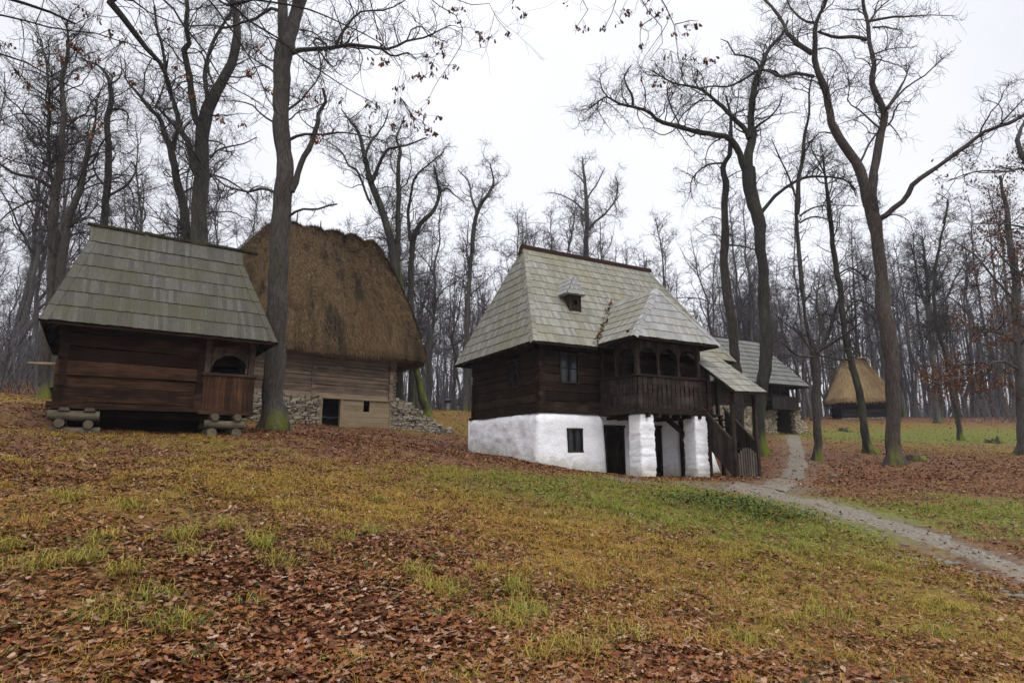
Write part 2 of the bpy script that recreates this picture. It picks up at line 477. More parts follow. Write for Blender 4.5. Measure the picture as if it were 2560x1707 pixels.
M['bark_far'] = bark_mat('hazed_forest_bark', (.030, .028, .026), (.070, .064, .060), (.135, .125, .118), 1.2, .6, .35)  # bark lightened to grey, part of the distance haze is in this colour
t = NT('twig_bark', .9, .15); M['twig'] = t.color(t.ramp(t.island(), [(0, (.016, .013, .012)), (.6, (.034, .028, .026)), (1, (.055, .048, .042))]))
t = NT('hazed_twig_bark', .9, .15); M['twig_far'] = t.color(t.ramp(t.island(), [(0, (.042, .038, .041)), (.6, (.078, .071, .074)), (1, (.12, .112, .115))]))  # pale bluish grey carries far-off haze in the twig colour
t = NT('dry_oak_leaf', .75, .2)
M['oak_leaf'] = t.color(t.ramp(t.island(), [(0, (.030, .012, .006)), (.4, (.070, .026, .010)), (.75, (.12, .046, .014)), (1, (.17, .075, .022))]))
t = NT('russet_leaf', .75, .2)
M['russet_leaf'] = t.color(t.ramp(t.island(), [(0, (.055, .018, .010)), (.4, (.115, .042, .017)), (.8, (.19, .070, .022)), (1, (.25, .105, .030))]))
t = NT('fallen_leaf', .7, .12)
lf = t.ramp(t.island(), [(0, (.045, .014, .007)), (.16, (.115, .032, .011)), (.32, (.075, .027, .014)), (.48, (.195, .070, .018)), (.64, (.165, .070, .033)), (.78, (.26, .130, .060)), (.9, (.20, .115, .08)), (1, (.38, .25, .175))])
lf = t.mix(t.val(t.noise(.45, 3), .35, .65, 0, .5), lf, t.mix(.5, lf, (.075, .028, .012)))
M['fallen_leaf'] = t.color(lf)
t = NT('grass_blade', .7, .25)
gi = t.island()
gdry = t.ramp(gi, [(0, (.21, .078, .012)), (.33, (.28, .140, .018)), (.63, (.31, .205, .027)), (1, (.41, .32, .064))])
ggrn = t.ramp(gi, [(0, (.060, .078, .008)), (.5, (.135, .170, .015)), (1, (.23, .25, .030))])
at_n = t.N.new('ShaderNodeAttribute'); at_n.attribute_name = 'mask'
sepc = t.N.new('ShaderNodeSeparateColor'); t.L.new(at_n.outputs['Color'], sepc.inputs[0])
M['grass'] = t.color(t.mix(sepc.outputs[1], gdry, ggrn))
t = NT('ivy_leaf', .75, .10); M['ivy'] = t.color(t.ramp(t.island(), [(0, (.014, .026, .008)), (.6, (.035, .060, .014)), (1, (.075, .11, .025))]))

# ground: leaf litter, grass and bare earth by the painted masks
t = NT('forest_floor', .85, .2)
at_n = t.N.new('ShaderNodeAttribute'); at_n.attribute_name = 'mask'
sepc = t.N.new('ShaderNodeSeparateColor'); t.L.new(at_n.outputs['Color'], sepc.inputs[0])
vc = t.N.new('ShaderNodeSeparateColor'); t.L.new(t.voro((21, 21, 21)), vc.inputs[0])
vd = t.N.new('ShaderNodeSeparateColor'); t.L.new(t.voro((11, 11, 11)), vd.inputs[0])
leafc = t.ramp(vc.outputs[0], [(0, (.030, .012, .006)), (.3, (.080, .030, .012)), (.6, (.130, .053, .020)), (.85, (.18, .088, .038)), (1, (.26, .155, .09))])
leafd = t.ramp(vd.outputs[0], [(0, (.045, .018, .008)), (.5, (.105, .042, .016)), (1, (.18, .088, .042))])
leafc = t.mix(.5, leafc, leafd)
leafc = t.mix(t.val(t.noise(5, 5, .7), .4, .7, 0, .35), leafc, (.03, .018, .01))
gn = t.noise((9, 9, 9), 6, .75)
dry = t.ramp(gn, [(.3, (.072, .030, .008)), (.5, (.145, .078, .015)), (.72, (.24, .165, .027))])
grn = t.ramp(gn, [(.3, (.045, .048, .007)), (.5, (.095, .115, .013)), (.72, (.165, .185, .025))])
gcol = t.mix(sepc.outputs[1], dry, grn)
gm = t.math('ADD', sepc.outputs[0], t.math('MULTIPLY', t.math('SUBTRACT', t.noise(2.1, 5, .7), .5), .9))
gm = t.math('ADD', gm, t.math('MULTIPLY', t.math('SUBTRACT', t.noise(11, 4, .7), .5), .8))
c = t.mix(t.val(gm, .40, .85, 0, .85), leafc, gcol)
dirt = t.ramp(t.noise(16, 5, .7), [(.3, (.075, .055, .036)), (.7, (.15, .122, .088))])
c = t.mix(t.val(t.math('ADD', sepc.outputs[2], t.math('MULTIPLY', t.math('SUBTRACT', t.noise(4, 5, .7), .5), .8)), .35, .65, 0, 1), c, dirt)
t.bump(t.math('ADD', t.noise(20, 4, .7), vc.outputs[1]), .8, .03)
M['ground'] = t.color(c)
t = NT('gravel', .9, .25)
g1 = t.noise(30, 4, .7); g2 = t.noise(1.4, 4, .6)
vg = t.N.new('ShaderNodeSeparateColor'); t.L.new(t.voro(34), vg.inputs[0])
c = t.ramp(t.math('ADD', t.math('MULTIPLY', g1, .5), t.math('MULTIPLY', vg.outputs[0], .5)), [(.2, (.070, .059, .045)), (.5, (.138, .119, .093)), (.85, (.22, .197, .162))])
c = t.mix(t.val(g2, .42, .66, 0, .55), c, (.165, .118, .074))
c = t.mix(t.val(t.noise(6, 4, .7), .62, .70, 0, .8), c, (.075, .035, .018))
t.bump(t.math('ADD', g1, vg.outputs[1]), .7, .02)
M['gravel'] = t.color(c)
t = NT('stump_top', .85, .2); M['cut_wood'] = t.color(t.ramp(t.noise(12, 4), [(.3, (.16, .11, .05)), (.7, (.30, .22, .11))]))
t = NT('blue_plastic', .45, .4); M['blue'] = t.color((.012, .018, .045))
t = NT('grey_post', .8, .2); M['grey_post'] = t.color(t.ramp(t.noise(10, 3), [(.3, (.16, .16, .15)), (.7, (.24, .24, .23))]))

# ------------------------------------------------------------------ ground masks
def blob(x, y, c, r, sx=1.0):
    return np.exp(-(((x - c[0]) / (r * sx)) ** 2 + ((y - c[1]) / r) ** 2))
G_GRASS = [((1500, 1225), 2.6, .55, 1.6), ((1700, 1250), 2.5, .55, 1.3), ((1350, 1200), 1.8, .35, 1.4), ((1850, 1310), 2.0, .5, 1.2), ((2150, 1440), 1.6, .45, 1.2),
           ((2330, 1270), 2.4, .7, 1.6), ((2520, 1310), 2.0, .5, 1.2), ((2450, 1100), 6, 1.1, 2.4), ((2350, 1128), 4, .45, 2.0), ((2200, 1068), 6, .6, 1.6), ((2060, 1090), 4, .5, 1.0), ((900, 1230), 2.2, .35, 2.0),
           ((500, 1110), 1.4, .5, 2.2), ((60, 1000), 4, .6, 1.5), ((1110, 1045), 6, .7, 1.5), ((2000, 1250), 1.2, .3, 1.2), ((1200, 1300), 2, .25, 1.5), ((150, 1270), 1.3, .4, 1.4),
           ((2400, 1560), 1.2, .35, 1.3), ((1700, 1450), 1.6, .3, 1.3), ((2100, 1215), 1.4, .3, 1.4), ((1260, 1190), 1.5, .3, 1.3), ((1480, 1420), 1.0, .2, 1.5), ((1900, 1600), .9, .2, 1.4)]
G_LEAF = [((2150, 1190), 3.4, .6, 1.2), ((2450, 1185), 4.5, .55, 1.8), ((800, 1088), 4, .6, 1.5), ((1000, 1100), 3, .4, 1.3), ((1910, 1150), 2.5, .5, .6), ((1500, 1640), 1.6, .35, 2.5),
          ((300, 1600), 1.4, .35, 2.2), ((1100, 1500), 1.3, .25, 1.5), ((300, 1050), 3, .3, 1.5), ((2400, 1050), 4, .4, 2.5)]
G_GREEN = [((1550, 1215), 2.6, 1.1, 2.0), ((1720, 1270), 2.6, .85, 1.3), ((2450, 1092), 5, 1.3, 2.6), ((2340, 1270), 2.6, 1.0, 1.7), ((2520, 1320), 2, .6, 1.2), ((1900, 1330), 1.8, .5, 1.2),
           ((500, 1110), 1.4, .25, 2), ((2150, 1440), 1.6, .35, 1.2), ((2060, 1090), 4, .3, 1), ((2300, 1600), 1.2, .3, 1.3)]
G_DIRT = [((1700, 1209), 1.1, .9, 3.0), ((1900, 1215), 1.1, .6, 1.6), ((1620, 1200), .6, .5, 2.0)]
_hits = {}
for L_ in (G_GRASS, G_LEAF, G_GREEN, G_DIRT):
    for e in L_: _hits[e[0]] = ground_hit(*e[0])
path_pts = []
def masks(x, y):
    g = 0.36 + 0.7 * (fbm(x * .35 + 3, y * .35 + 8, 4) - .5) + .95 * (fbm(x * 1.3, y * 1.3 + 31, 4) - .5)
    for p, r, a, sx in G_GRASS: g = g + .75 * a * blob(x, y, _hits[p], r, sx)
    for p, r, a, sx in G_LEAF: g = g - .8 * a * blob(x, y, _hits[p], r, sx)
    gr = 0.11 + 0.7 * (fbm(x * .5 + 90, y * .5, 3) - .5)
    for p, r, a, sx in G_GREEN: gr = gr + a * blob(x, y, _hits[p], r, sx)
    d = np.zeros_like(x)
    for p, r, a, sx in G_DIRT: d = d + a * blob(x, y, _hits[p], r, sx)
    for (cx, cy) in path_pts: d = np.maximum(d, .55 * np.exp(-(((x - cx) ** 2 + (y - cy) ** 2) / .38)))
    far = np.clip((np.hypot(x, y) - 62) / 15, 0, 1)
    g = g * (1 - far) + .1 * far
    return np.clip(g, 0, 1), np.clip(gr, 0, 1), np.clip(d, 0, 1)

# path edges (near edge, far edge), put down on the terrain
P1a = [(3500, 1800), (3000, 1620), (2700, 1500), (2560, 1450), (2396, 1390), (2229, 1336), (2094, 1297), (2019, 1269), (1893, 1240), (1810, 1221)]
P1b = [(3500, 1710), (3000, 1560), (2700, 1460), (2560, 1414), (2396, 1358), (2229, 1293), (2082, 1255), (1977, 1230), (1925, 1214), (1850, 1204)]
P2a = [(1960, 1088), (1969, 1125), (1964, 1160), (1950, 1188), (1880, 1214)]
P2b = [(2002, 1088), (2017, 1135), (2026, 1165), (2020, 1192), (1977, 1228)]
def smooth_line(P, n):
    P = np.array(P, float); m = len(P)
    d = np.concatenate([[0], np.cumsum(np.linalg.norm(np.diff(P, axis=0), axis=1))])
    tt = np.linspace(0, d[-1], n)
    Q = np.concatenate([[2 * P[0] - P[1]], P, [2 * P[-1] - P[-2]]])
    out = []
    for t_ in tt:
        i = min(max(np.searchsorted(d, t_, 'right') - 1, 0), m - 2)
        u = (t_ - d[i]) / max(d[i + 1] - d[i], 1e-9)
        p0, p1, p2, p3 = Q[i], Q[i + 1], Q[i + 2], Q[i + 3]
        out.append(.5 * ((2 * p1) + (-p0 + p2) * u + (2 * p0 - 5 * p1 + 4 * p2 - p3) * u * u + (-p0 + 3 * p1 - 3 * p2 + p3) * u ** 3))
    return np.array(out)
path_edges = []
for A, B in ((P1a, P1b), (P2a, P2b)):
    a = smooth_line([ground_hit(*p)[:2] for p in A], 90); b = smooth_line([ground_hit(*p)[:2] for p in B], 90)
    path_edges.append((a, b))
    for i in range(0, 90, 4):
        for f in (0.0, .5, 1.0):
            q = a[i] * (1 - f) + b[i] * f; path_pts.append((q[0], q[1]))

# ------------------------------------------------------------------ ground sheet
def axis_lin(lo, hi, n, c, k):
    s = np.linspace(np.arcsinh((lo - c) / k), np.arcsinh((hi - c) / k), n)
    return c + k * np.sinh(s)
gx = axis_lin(-170, 170, 420, 0, 14)
gy = axis_lin(-30, 210, 420, 10, 14)
GX, GY = np.meshgrid(gx, gy)
GZ = hgt(GX.ravel(), GY.ravel())
mg, mgr, md = masks(GX.ravel(), GY.ravel())
nx, ny = len(gx), len(gy)
ii = np.arange(nx * ny).reshape(ny, nx)
Qg = np.stack([ii[:-1, :-1], ii[:-1, 1:], ii[1:, 1:], ii[1:, :-1]], -1).reshape(-1, 4)
ground = link('ground', raw_mesh('ground', np.stack([GX.ravel(), GY.ravel(), GZ], 1), Qg, smooth=True,
              col=np.stack([mg, mgr, md, np.ones_like(mg)], 1)), M['ground'])
tag(ground, kind='structure')
for k_, (a, b) in enumerate(path_edges):
    n, m = 90, 9
    jit = np.random.default_rng(3 + k_)
    V = []
    for i in range(n):
        e0 = .03 + .20 * (vnoise(np.array([i * .35]), np.array([k_ * 9 + 1.]))[0] - .5) + .10 * jit.normal() * .4
        e1 = .97 + .20 * (vnoise(np.array([i * .35]), np.array([k_ * 9 + 5.]))[0] - .5) + .10 * jit.normal() * .4
        for j in range(m):
            f = e0 + (e1 - e0) * j / (m - 1)
            q = a[i] * (1 - f) + b[i] * f
            V.append((q[0], q[1], 0.0))
    V = np.array(V)
    edge = np.minimum(np.arange(m), m - 1 - np.arange(m))
    lift = np.tile(np.where(edge == 0, -.03, .02), n)
    V[:, 2] = hgt(V[:, 0], V[:, 1]) + lift + .006 * k_
    idx = np.arange(n * m).reshape(n, m)
    Qp = np.stack([idx[:-1, :-1], idx[:-1, 1:], idx[1:, 1:], idx[1:, :-1]], -1).reshape(-1, 4)
    p = link('path', raw_mesh('path', V, Qp, smooth=True), M['gravel'])
    tag(p, kind='structure')
# ------------------------------------------------------------------ building helpers
def log_wall(mb, a, b, z0, z1, rows, thick, holes=(), prng=None, ends=.0, wav=.012):
    """squared logs laid flat from plan point a to b; the outer face is on the right-hand side of a->b; holes in (s0,s1,z0,z1)"""
    a = np.array(a, float); b = np.array(b, float); L = np.linalg.norm(b - a); d = (b - a) / L
    nrm = np.array([d[1], -d[0]])
    hs = prng.uniform(.85, 1.2, rows); hs = hs / hs.sum() * (z1 - z0); z = z0
    for r_ in range(rows):
        za, zb = z + .004, z + hs[r_] - .004; z += hs[r_]
        cuts = [(-ends * prng.uniform(.4, 1), L + ends * prng.uniform(.4, 1))]
        for (s0, s1, q0, q1) in holes:
            if zb > q0 + .02 and za < q1 - .02:
                new = []
                for (c0, c1) in cuts:
                    if s0 > c0: new.append((c0, min(c1, s0)))
                    if s1 < c1: new.append((max(c0, s1), c1))
                cuts = new
        out = prng.normal(0, wav)
        for (c0, c1) in cuts:
            if c1 - c0 < .03: continue
            n = max(2, int((c1 - c0) / .9) + 1)
            ss = np.linspace(c0, c1, n)
            ja = prng.normal(0, .007, n); jb = prng.normal(0, .007, n); jo = out + prng.normal(0, .006, n)
            V = []
            for i in range(n):
                p = a + d * ss[i]
                o_ = p + nrm * jo[i]; q = p - nrm * thick
                V += [(*o_, za + ja[i] + .012), (*(p + nrm * (jo[i] - .02)), za + ja[i]), (*q, za), (*q, zb), (*(p + nrm * (jo[i] - .02)), zb + jb[i]), (*o_, zb + jb[i] - .012)]
            Q = []
            for i in range(n - 1):
                for j in range(6):
                    Q.append((i * 6 + j, i * 6 + (j + 1) % 6, i * 6 + 6 + (j + 1) % 6, i * 6 + 6 + j))
            e = (n - 1) * 6
            Q += [(0, 5, 2, 1), (5, 4, 3, 2), (e, e + 1, e + 2, e + 5), (e + 5, e + 2, e + 3, e + 4)]
            mb.add(V, Q)

def shingles(mb, P0, P1, P2, P3, courses, width, prng, thick=.015, lift=.022, over=.10, lean=0.0):
    """overlapping split shingles on the sloping quad P0-P1 (eave), P3-P2 (top)"""
    P0, P1, P2, P3 = [np.array(p, float) for p in (P0, P1, P2, P3)]
    ex = (P1 - P0) / np.linalg.norm(P1 - P0)
    nrm = np.cross(ex, (P3 + P2) / 2 - (P0 + P1) / 2); nrm /= np.linalg.norm(nrm)
    if nrm[2] < 0: nrm = -nrm
    up = np.cross(nrm, ex); up = up if up[2] > 0 else -up
    Ls = (P3 - P0) @ up
    x1 = (P1 - P0) @ ex
    xl = lambda s: (P3 - P0) @ ex * s
    xr = lambda s: x1 + ((P2 - P1) @ ex) * s
    for c_ in range(courses):
        s0 = c_ / courses; s1 = min((c_ + 1) / courses + over / Ls, 1.0)
        x = min(xl(s0), xl(s1)) - prng.uniform(0, width)
        end = max(xr(s0), xr(s1))
        while x < end:
            w = width * prng.uniform(.65, 1.4)
            d0 = -prng.uniform(0, .022) / Ls
            q = []
            ok = True
            for s, sh in ((s0 + d0, 0), (s1, lean)):
                a_ = max(x + .001 + sh, xl(max(s, 0))); b_ = min(x + w - .001 + sh, xr(max(s, 0)))
                if b_ - a_ < .004:
                    if s == s1 and b_ - a_ > -.2:
                        mid_ = min(max((a_ + b_) / 2, xl(s)), xr(s)); a_, b_ = mid_ - .002, mid_ + .002
                    else: ok = False
                q.append((s, a_, b_))
            if ok:
                lf = lift * prng.uniform(.88, 1.12); tl = prng.normal(0, .002)
                V = []
                for (s, a_, b_), base in zip(q, (lf, .004)):
                    for xx, tt in ((a_, tl), (b_, -tl)):
                        p = P0 + ex * xx + up * (s * Ls)
                        V.append(p + nrm * (base + tt))
                lo = V; hi = [v + nrm * thick for v in V]
                mb.add(lo + hi, [(0, 2, 3, 1), (4, 5, 7, 6), (0, 1, 5, 4), (1, 3, 7, 5), (3, 2, 6, 7), (2, 0, 4, 6)])
            x += w

def hip_cap(mb, A, B, n, width, prng, nl, nr):
    """short cap shingles lapped along a hip line from eave point A to top point B; nl, nr: outward normals of the two slopes"""
    A = np.array(A, float); B = np.array(B, float); d = (B - A) / np.linalg.norm(B - A)
    up = np.array(nl, float) + np.array(nr, float); up /= np.linalg.norm(up)
    for side, nn in ((-1, np.array(nl, float)), (1, np.array(nr, float))):
        t_ = np.cross(nn, d); t_ /= np.linalg.norm(t_)
        if t_ @ (np.array(nr if side < 0 else nl, float)) > 0: t_ = -t_
        for i in range(n):
            a = A + (B - A) * (i / n) - d * .03; b = A + (B - A) * ((i + 1.25) / n if i < n - 1 else 1.0)
            w = width * prng.uniform(.85, 1.15)
            V = [a + up * .036, a + t_ * w + nn * .038, b + t_ * w + nn * .020, b + up * .020]
            V = V + [v + nn * .013 for v in V]
            mb.hexa(np.array(V))

def wall_sheet(u_edges, z_fn, w0, thick, holes, res, noise_amp, seed, zdiv):
    """plaster wall in local (u, z): returns verts (u,w,z) and quads; z_fn(u)->(z0,z1)"""
    us = set()
    u0, u1 = u_edges
    n = max(2, int((u1 - u0) / res))
    for u in np.linspace(u0, u1, n + 1): us.add(round(float(u), 4))
    for h in holes:
        us = {u for u in us if abs(u - h[0]) > res * .35 and abs(u - h[1]) > res * .35} | {h[0], h[1]}
    us = sorted(us)
    za, zb = z_fn(0)
    zs = {round(float(z), 4) for z in np.linspace(za, zb, zdiv + 1)}
    for h in holes:
        zs = {z for z in zs if abs(z - h[2]) > .04 and abs(z - h[3]) > .04} | {h[2], h[3]}
    zs = sorted(z for z in zs)
    U, Z = np.meshgrid(us, zs)
    nv = U.size
    nz = fbm(U.ravel() * 1.3 + seed, Z.ravel() * 1.3, 3) - .5 + .45 * (fbm(U.ravel() * 5 + seed, Z.ravel() * 5 + 3, 3) - .5)
    F = np.stack([U.ravel(), w0 - nz * noise_amp, Z.ravel()], 1)
    Bk = np.stack([U.ravel(), np.full(nv, w0 + thick), Z.ravel()], 1)
    keep = np.ones((len(zs) - 1, len(us) - 1), bool)
    for i in range(len(zs) - 1):
        for j in range(len(us) - 1):
            cu, cz = (us[j] + us[j + 1]) / 2, (zs[i] + zs[i + 1]) / 2
            for h in holes:
                if h[0] < cu < h[1] and h[2] < cz < h[3]: keep[i, j] = False
    W = len(us)
    Q = []
    K = lambda i, j: 0 <= i < keep.shape[0] and 0 <= j < keep.shape[1] and keep[i, j]
    for i in range(keep.shape[0]):
        for j in range(keep.shape[1]):
            if not keep[i, j]: continue
            a, b, c, d = i * W + j, i * W + j + 1, (i + 1) * W + j + 1, (i + 1) * W + j
            Q += [(a, b, c, d), (nv + a, nv + d, nv + c, nv + b)]
            if not K(i - 1, j): Q.append((a, nv + a, nv + b, b))
            if not K(i + 1, j): Q.append((d, c, nv + c, nv + d))
            if not K(i, j - 1): Q.append((a, d, nv + d, nv + a))
            if not K(i, j + 1): Q.append((b, nv + b, nv + c, c))
    return np.concatenate([F, Bk]), Q

def arch_panel(mb, p0, d, z0, z1, spans, thick, nrm, top_extra=0.0, flat=.8):
    """board with arched openings; spans: (s0,s1,spring) along d from p0; fills the board above each arch between z0 and z1"""
    p0 = np.array(p0, float); d = np.array(d, float); nrm = np.array(nrm, float)
    for (s0, s1, spring) in spans:
        n = 12; m = (s0 + s1) / 2; r = (s1 - s0) / 2
        ang = np.linspace(np.pi, 0, n + 1)
        xs = m + r * np.cos(ang); zs = spring + r * flat * np.sin(ang) * 1.0
        for i in range(n):
            V = []
            for off in (0, thick):
                for (xx, zz) in ((xs[i], zs[i]), (xs[i + 1], zs[i + 1]), (xs[i + 1], z1), (xs[i], z1)):
                    V.append(np.array([*(p0 + d * xx + nrm * off), zz]))
            mb.add(V, [(0, 1, 2, 3), (4, 7, 6, 5), (0, 4, 5, 1), (3, 2, 6, 7)])

def stone_patch(mb, u0, u1, zb, zt, w, depth, prng, hmin=.06, hmax=.20, lmin=.14, lmax=.60):
    """dry-stone face in local (u,z) at w; zb, zt functions of u"""
    uu = np.linspace(u0, u1, 40)
    z = min(zb(u) for u in uu); top = max(zt(u) for u in uu)
    while z < top:
        h = prng.uniform(hmin, hmax); u = u0 - prng.uniform(0, .15)
        while u < u1:
            l = (lmin + (lmax - lmin) * prng.uniform(0, 1) ** 1.6) * (h / hmax * .4 + .7)
            cu, cz = u + l / 2, z + h / 2 + prng.normal(0, .012)
            if u0 - .05 < cu < u1 + .02 and zb(cu) - .1 < cz < zt(cu) - h * .15:
                mb.stone((cu, w + prng.normal(0, .025) + depth * .5, cz), (l / 2 * .98, depth / 2 + .05, h / 2 * 1.0), prng)
            u += l
        z += h * .94

def window(root, name, frame_pts, mat_frame, parent=None, bars=(1, 1), depth=.06, fw=.06):
    """frame_pts: (origin, ux, normal_out, w, h); frame > pane"""
    o_, ux, n_, w, h = [np.array(v, float) if hasattr(v, '__len__') else v for v in frame_pts]
    uz = np.array([0, 0, 1.0])
    f = MB(root['_off'])
    P = lambda s, z, d_: o_ + ux * s + uz * z + n_ * d_
    def piece(s0, s1, z0, z1, d0, d1):
        f.hexa(np.array([P(s0, z0, d1), P(s1, z0, d1), P(s1, z0, d0), P(s0, z0, d0), P(s0, z1, d1), P(s1, z1, d1), P(s1, z1, d0), P(s0, z1, d0)]))
    piece(0, fw, fw, h - fw, -depth, .03); piece(w - fw, w, fw, h - fw, -depth, .03)
    piece(-.01, w + .01, 0, fw, -depth, .045); piece(-.01, w + .01, h - fw, h, -depth, .035)
    for i in range(bars[0]):
        c_ = fw + (w - 2 * fw) * (i + 1) / (bars[0] + 1); piece(c_ - .022, c_ + .022, fw, h - fw, -.05, .015)
    for i in range(bars[1]):
        c_ = fw + (h - 2 * fw) * (i + 1) / (bars[1] + 1); piece(fw, w - fw, c_ - .012, c_ + .012, -.045, .005)
    fo = f.build(name, mat_frame, root)
    g = MB(root['_off'])
    V = [P(fw * .8, fw * .8, -.04), P(w - fw * .8, fw * .8, -.04), P(w - fw * .8, h - fw * .8, -.04), P(fw * .8, h - fw * .8, -.04)]
    g.hexa(np.array([v - n_ * .008 for v in (V[0], V[1])] + [v for v in (V[1], V[0])][::1] + [v - n_ * .008 for v in (V[3], V[2])] + [V[2], V[3]]))
    go = g.build('pane', M['glass'], fo)
    return fo

def root_at(name, F, zbase, label, cat):
    r = empty(name, (F.o[0], F.o[1], zbase), F.yaw)
    tag(r, label, cat)
    r['_off'] = (0.0, 0.0, float(F.o[2] - zbase))
    return r

def norm(v):
    v = np.array(v, float); return v / np.linalg.norm(v)

# ------------------------------------------------------------------ white plastered house
def white_house():
    pr = np.random.default_rng(21)
    root = root_at('white_house', HF, 0.85, 'two storey house with whitewashed cellar, dark timber upper floor and pale shingle roof', 'house')
    off = root['_off']
    D, L, o, ze, zr = 5.19, 7.85, .554, 2.22, 6.54
    r1, r2, b1, b2, p = .893, 7.29, 2.47, 5.31, 1.97
    bm = (b1 + b2) / 2
    # cellar walls (lime plaster, rounded top)
    mb = MB(off)
    BW = (.98, 1.58, -1.30, -.53); D1 = (2.63, 3.46, -2.6, -.46); D2 = (4.66, 5.19, -2.6, -.42)
    # one wrapped plaster skin: far end of the side wall, round the near corner, along the front
    rc = .16; cx_, cy_ = -.20, -.15
    Ls = D + .25 - (cy_ + rc); La = rc * math.pi / 2; Lf = 2.50 - (cx_ + rc)
    def wrap(s):
        if s < Ls: return (cx_, D + .25 - s), (-1, 0)
        if s < Ls + La:
            a = (s - Ls) / rc; return (cx_ + rc - rc * math.cos(a), cy_ + rc - rc * math.sin(a)), (-math.cos(a), -math.sin(a))
        return (cx_ + rc + s - Ls - La, cy_), (0, -1)
    s0 = Ls + La - (cx_ + rc)
    V, Q = wall_sheet((0, Ls + La + Lf), lambda u: (-2.6, .0), 0, .40, [(BW[0] + s0, BW[1] + s0, BW[2], BW[3])], .08, .10, 3, 32)
    n = len(V) // 2; W = V.copy()
    for i_ in range(len(V)):
        (x_, y_), (a_, b_) = wrap(V[i_, 0]); d_ = -V[i_, 1]; z = V[i_, 2]
        if i_ < n:
            d_ *= 1.5 if V[i_, 0] < Ls else .8
            d_ -= max(0, min(1, (z + .30) / .28)) ** 2 * .13 + (z + 1.0) * .045
            e_ = max(0, min(1, (.55 - V[i_, 0]) / .55)); d_ -= .25 * e_ ** 2
        W[i_] = (x_ + a_ * d_, y_ + b_ * d_, z)
    mb.add(W, Q)
    V, Q = wall_sheet((2.50, 7.7), lambda u: (-2.7, -.02), .03, .25, [D1, D2], .10, .05, 9, 30)
    mb.add(V, Q)
    mb.box((-.05, D + .0, -2.6), (7.7, D + .25, -.03)); mb.box((7.45, .28, -2.6), (7.7, D, -.03))
    # low sloping plaster buttress at the far end behind the stair
    mb.hexa(np.array([(7.70, .02, -2.7), (8.45, .02, -2.7), (8.45, .5, -2.7), (7.70, .5, -2.7), (7.70, .06, -1.05), (7.85, .06, -1.25), (7.85, .4, -1.25), (7.70, .4, -1.05)]))
    mb.build('cellar_wall', M['plaster'], root, smooth=True)
    # cellar interior, near-black surfaces stand in for its shade
    mb = MB(off); mb.box((.3, 1.6, -2.55), (7.4, 1.7, -.06)); mb.box((.25, .35, -2.62), (7.4, 5, -2.5)); mb.build('cellar_room', M['dark'], root)
    # doors
    for (u0, u1, z0, z1), leafopen in ((D1, True), (D2, False)):
        mb = MB(off)
        mb.box((u0 - .02, -.02, -2.2), (u0 + .07, .16, z1 + .0)); mb.box((u1 - .07, -.02, -2.2), (u1 + .02, .16, z1)); mb.box((u0 - .06, -.03, z1), (u1 + .06, .16, z1 + .09))
        fo = mb.build('door_frame', M['house_trim'], root)
        mb = MB(off)
        if leafopen:
            mb.bar((u1 - .10, .18, -2.1 + .80), (u1 - .36, .75, -2.1 + .80), .05, 1.6)
        else:
            for i in range(4):
                x0 = u0 + .07 + (u1 - u0 - .14) * i / 4; mb.box((x0 + .004, .10 + .004 * (i % 2), -2.08), (x0 + (u1 - u0 - .14) / 4 - .004, .14, z1 - .01))
            mb.box((u0 + .05, -.05, -2.3), (u1 - .05, .12, -2.03))
        mb.build('door_leaf', M['house_board'], fo)
    # two square whitewashed pillars under the gallery
    for (pu, pw, half, ztop) in ((2.78, -1.72, .31, -.10), (5.10, -1.78, .29, -.10)):
        mb = MB(off)
        nz_, k = 46, 28
        a = np.linspace(0, 2 * np.pi, k, endpoint=False)
        fx = np.sign(np.cos(a)) * np.abs(np.cos(a)) ** .22; fy = np.sign(np.sin(a)) * np.abs(np.sin(a)) ** .22
        V = []
        for i in range(nz_):
            t_ = i / (nz_ - 1); zz = -2.5 + (ztop + 2.5) * t_
            ragged = .011 * pr.normal()
            w_ = half * (1.05 - .10 * t_) + ragged * .35
            if i == nz_ - 1: w_ *= .9
            jit = pr.normal(0, .005, k) + .075 * (fbm(np.cos(a) * 1.5 + 9 + pu, np.full(k, zz * 5.5) + np.sin(a) * 1.5, 4) - .5)
            V += [(pu + (w_ + jit[j]) * fx[j], pw + (w_ + jit[j]) * fy[j], zz) for j in range(k)]
        Q = [(i * k + j, i * k + (j + 1) % k, (i + 1) * k + (j + 1) % k, (i + 1) * k + j) for i in range(nz_ - 1) for j in range(k)]
        T = [((nz_ - 1) * k, (nz_ - 1) * k + j, (nz_ - 1) * k + j + 1) for j in range(1, k - 1)]
        mb.add(V, Q, T)
        mb.build('pillar', M['plaster'], root, smooth=True)
    mb = MB(off); mb.box((6.12, -.10, -2.5), (6.24, .02, -.05)); mb.build('post', M['house_trim'], root)  # dark strip standing in for the dark gap at the plaster wall's end
    # timber walls
    WH = (.82, 1.57, 1.00, 2.02); WS = (D - 2.13, D - 1.37, .95, 1.94)
    mb = MB(off)
    log_wall(mb, (0, 0), (L, 0), .02, 2.75, 9, .2, [(.82, 1.57, 1.0, 2.02), (3.2, 4.1, 0.0, 1.85)], pr, .02, .007)
    log_wall(mb, (0, D), (0, 0), .02, 2.75, 9, .2, [(WS[0], WS[1], WS[2], WS[3])], pr, .02, .007)
    log_wall(mb, (L, 0), (L, D), .02, 2.6, 8, .2, [], pr, .05); log_wall(mb, (L, D), (0, D), .02, 2.6, 8, .2, [], pr, .05)
    mb.build('timber_wall', M['house_log'], root, bevel=.0)
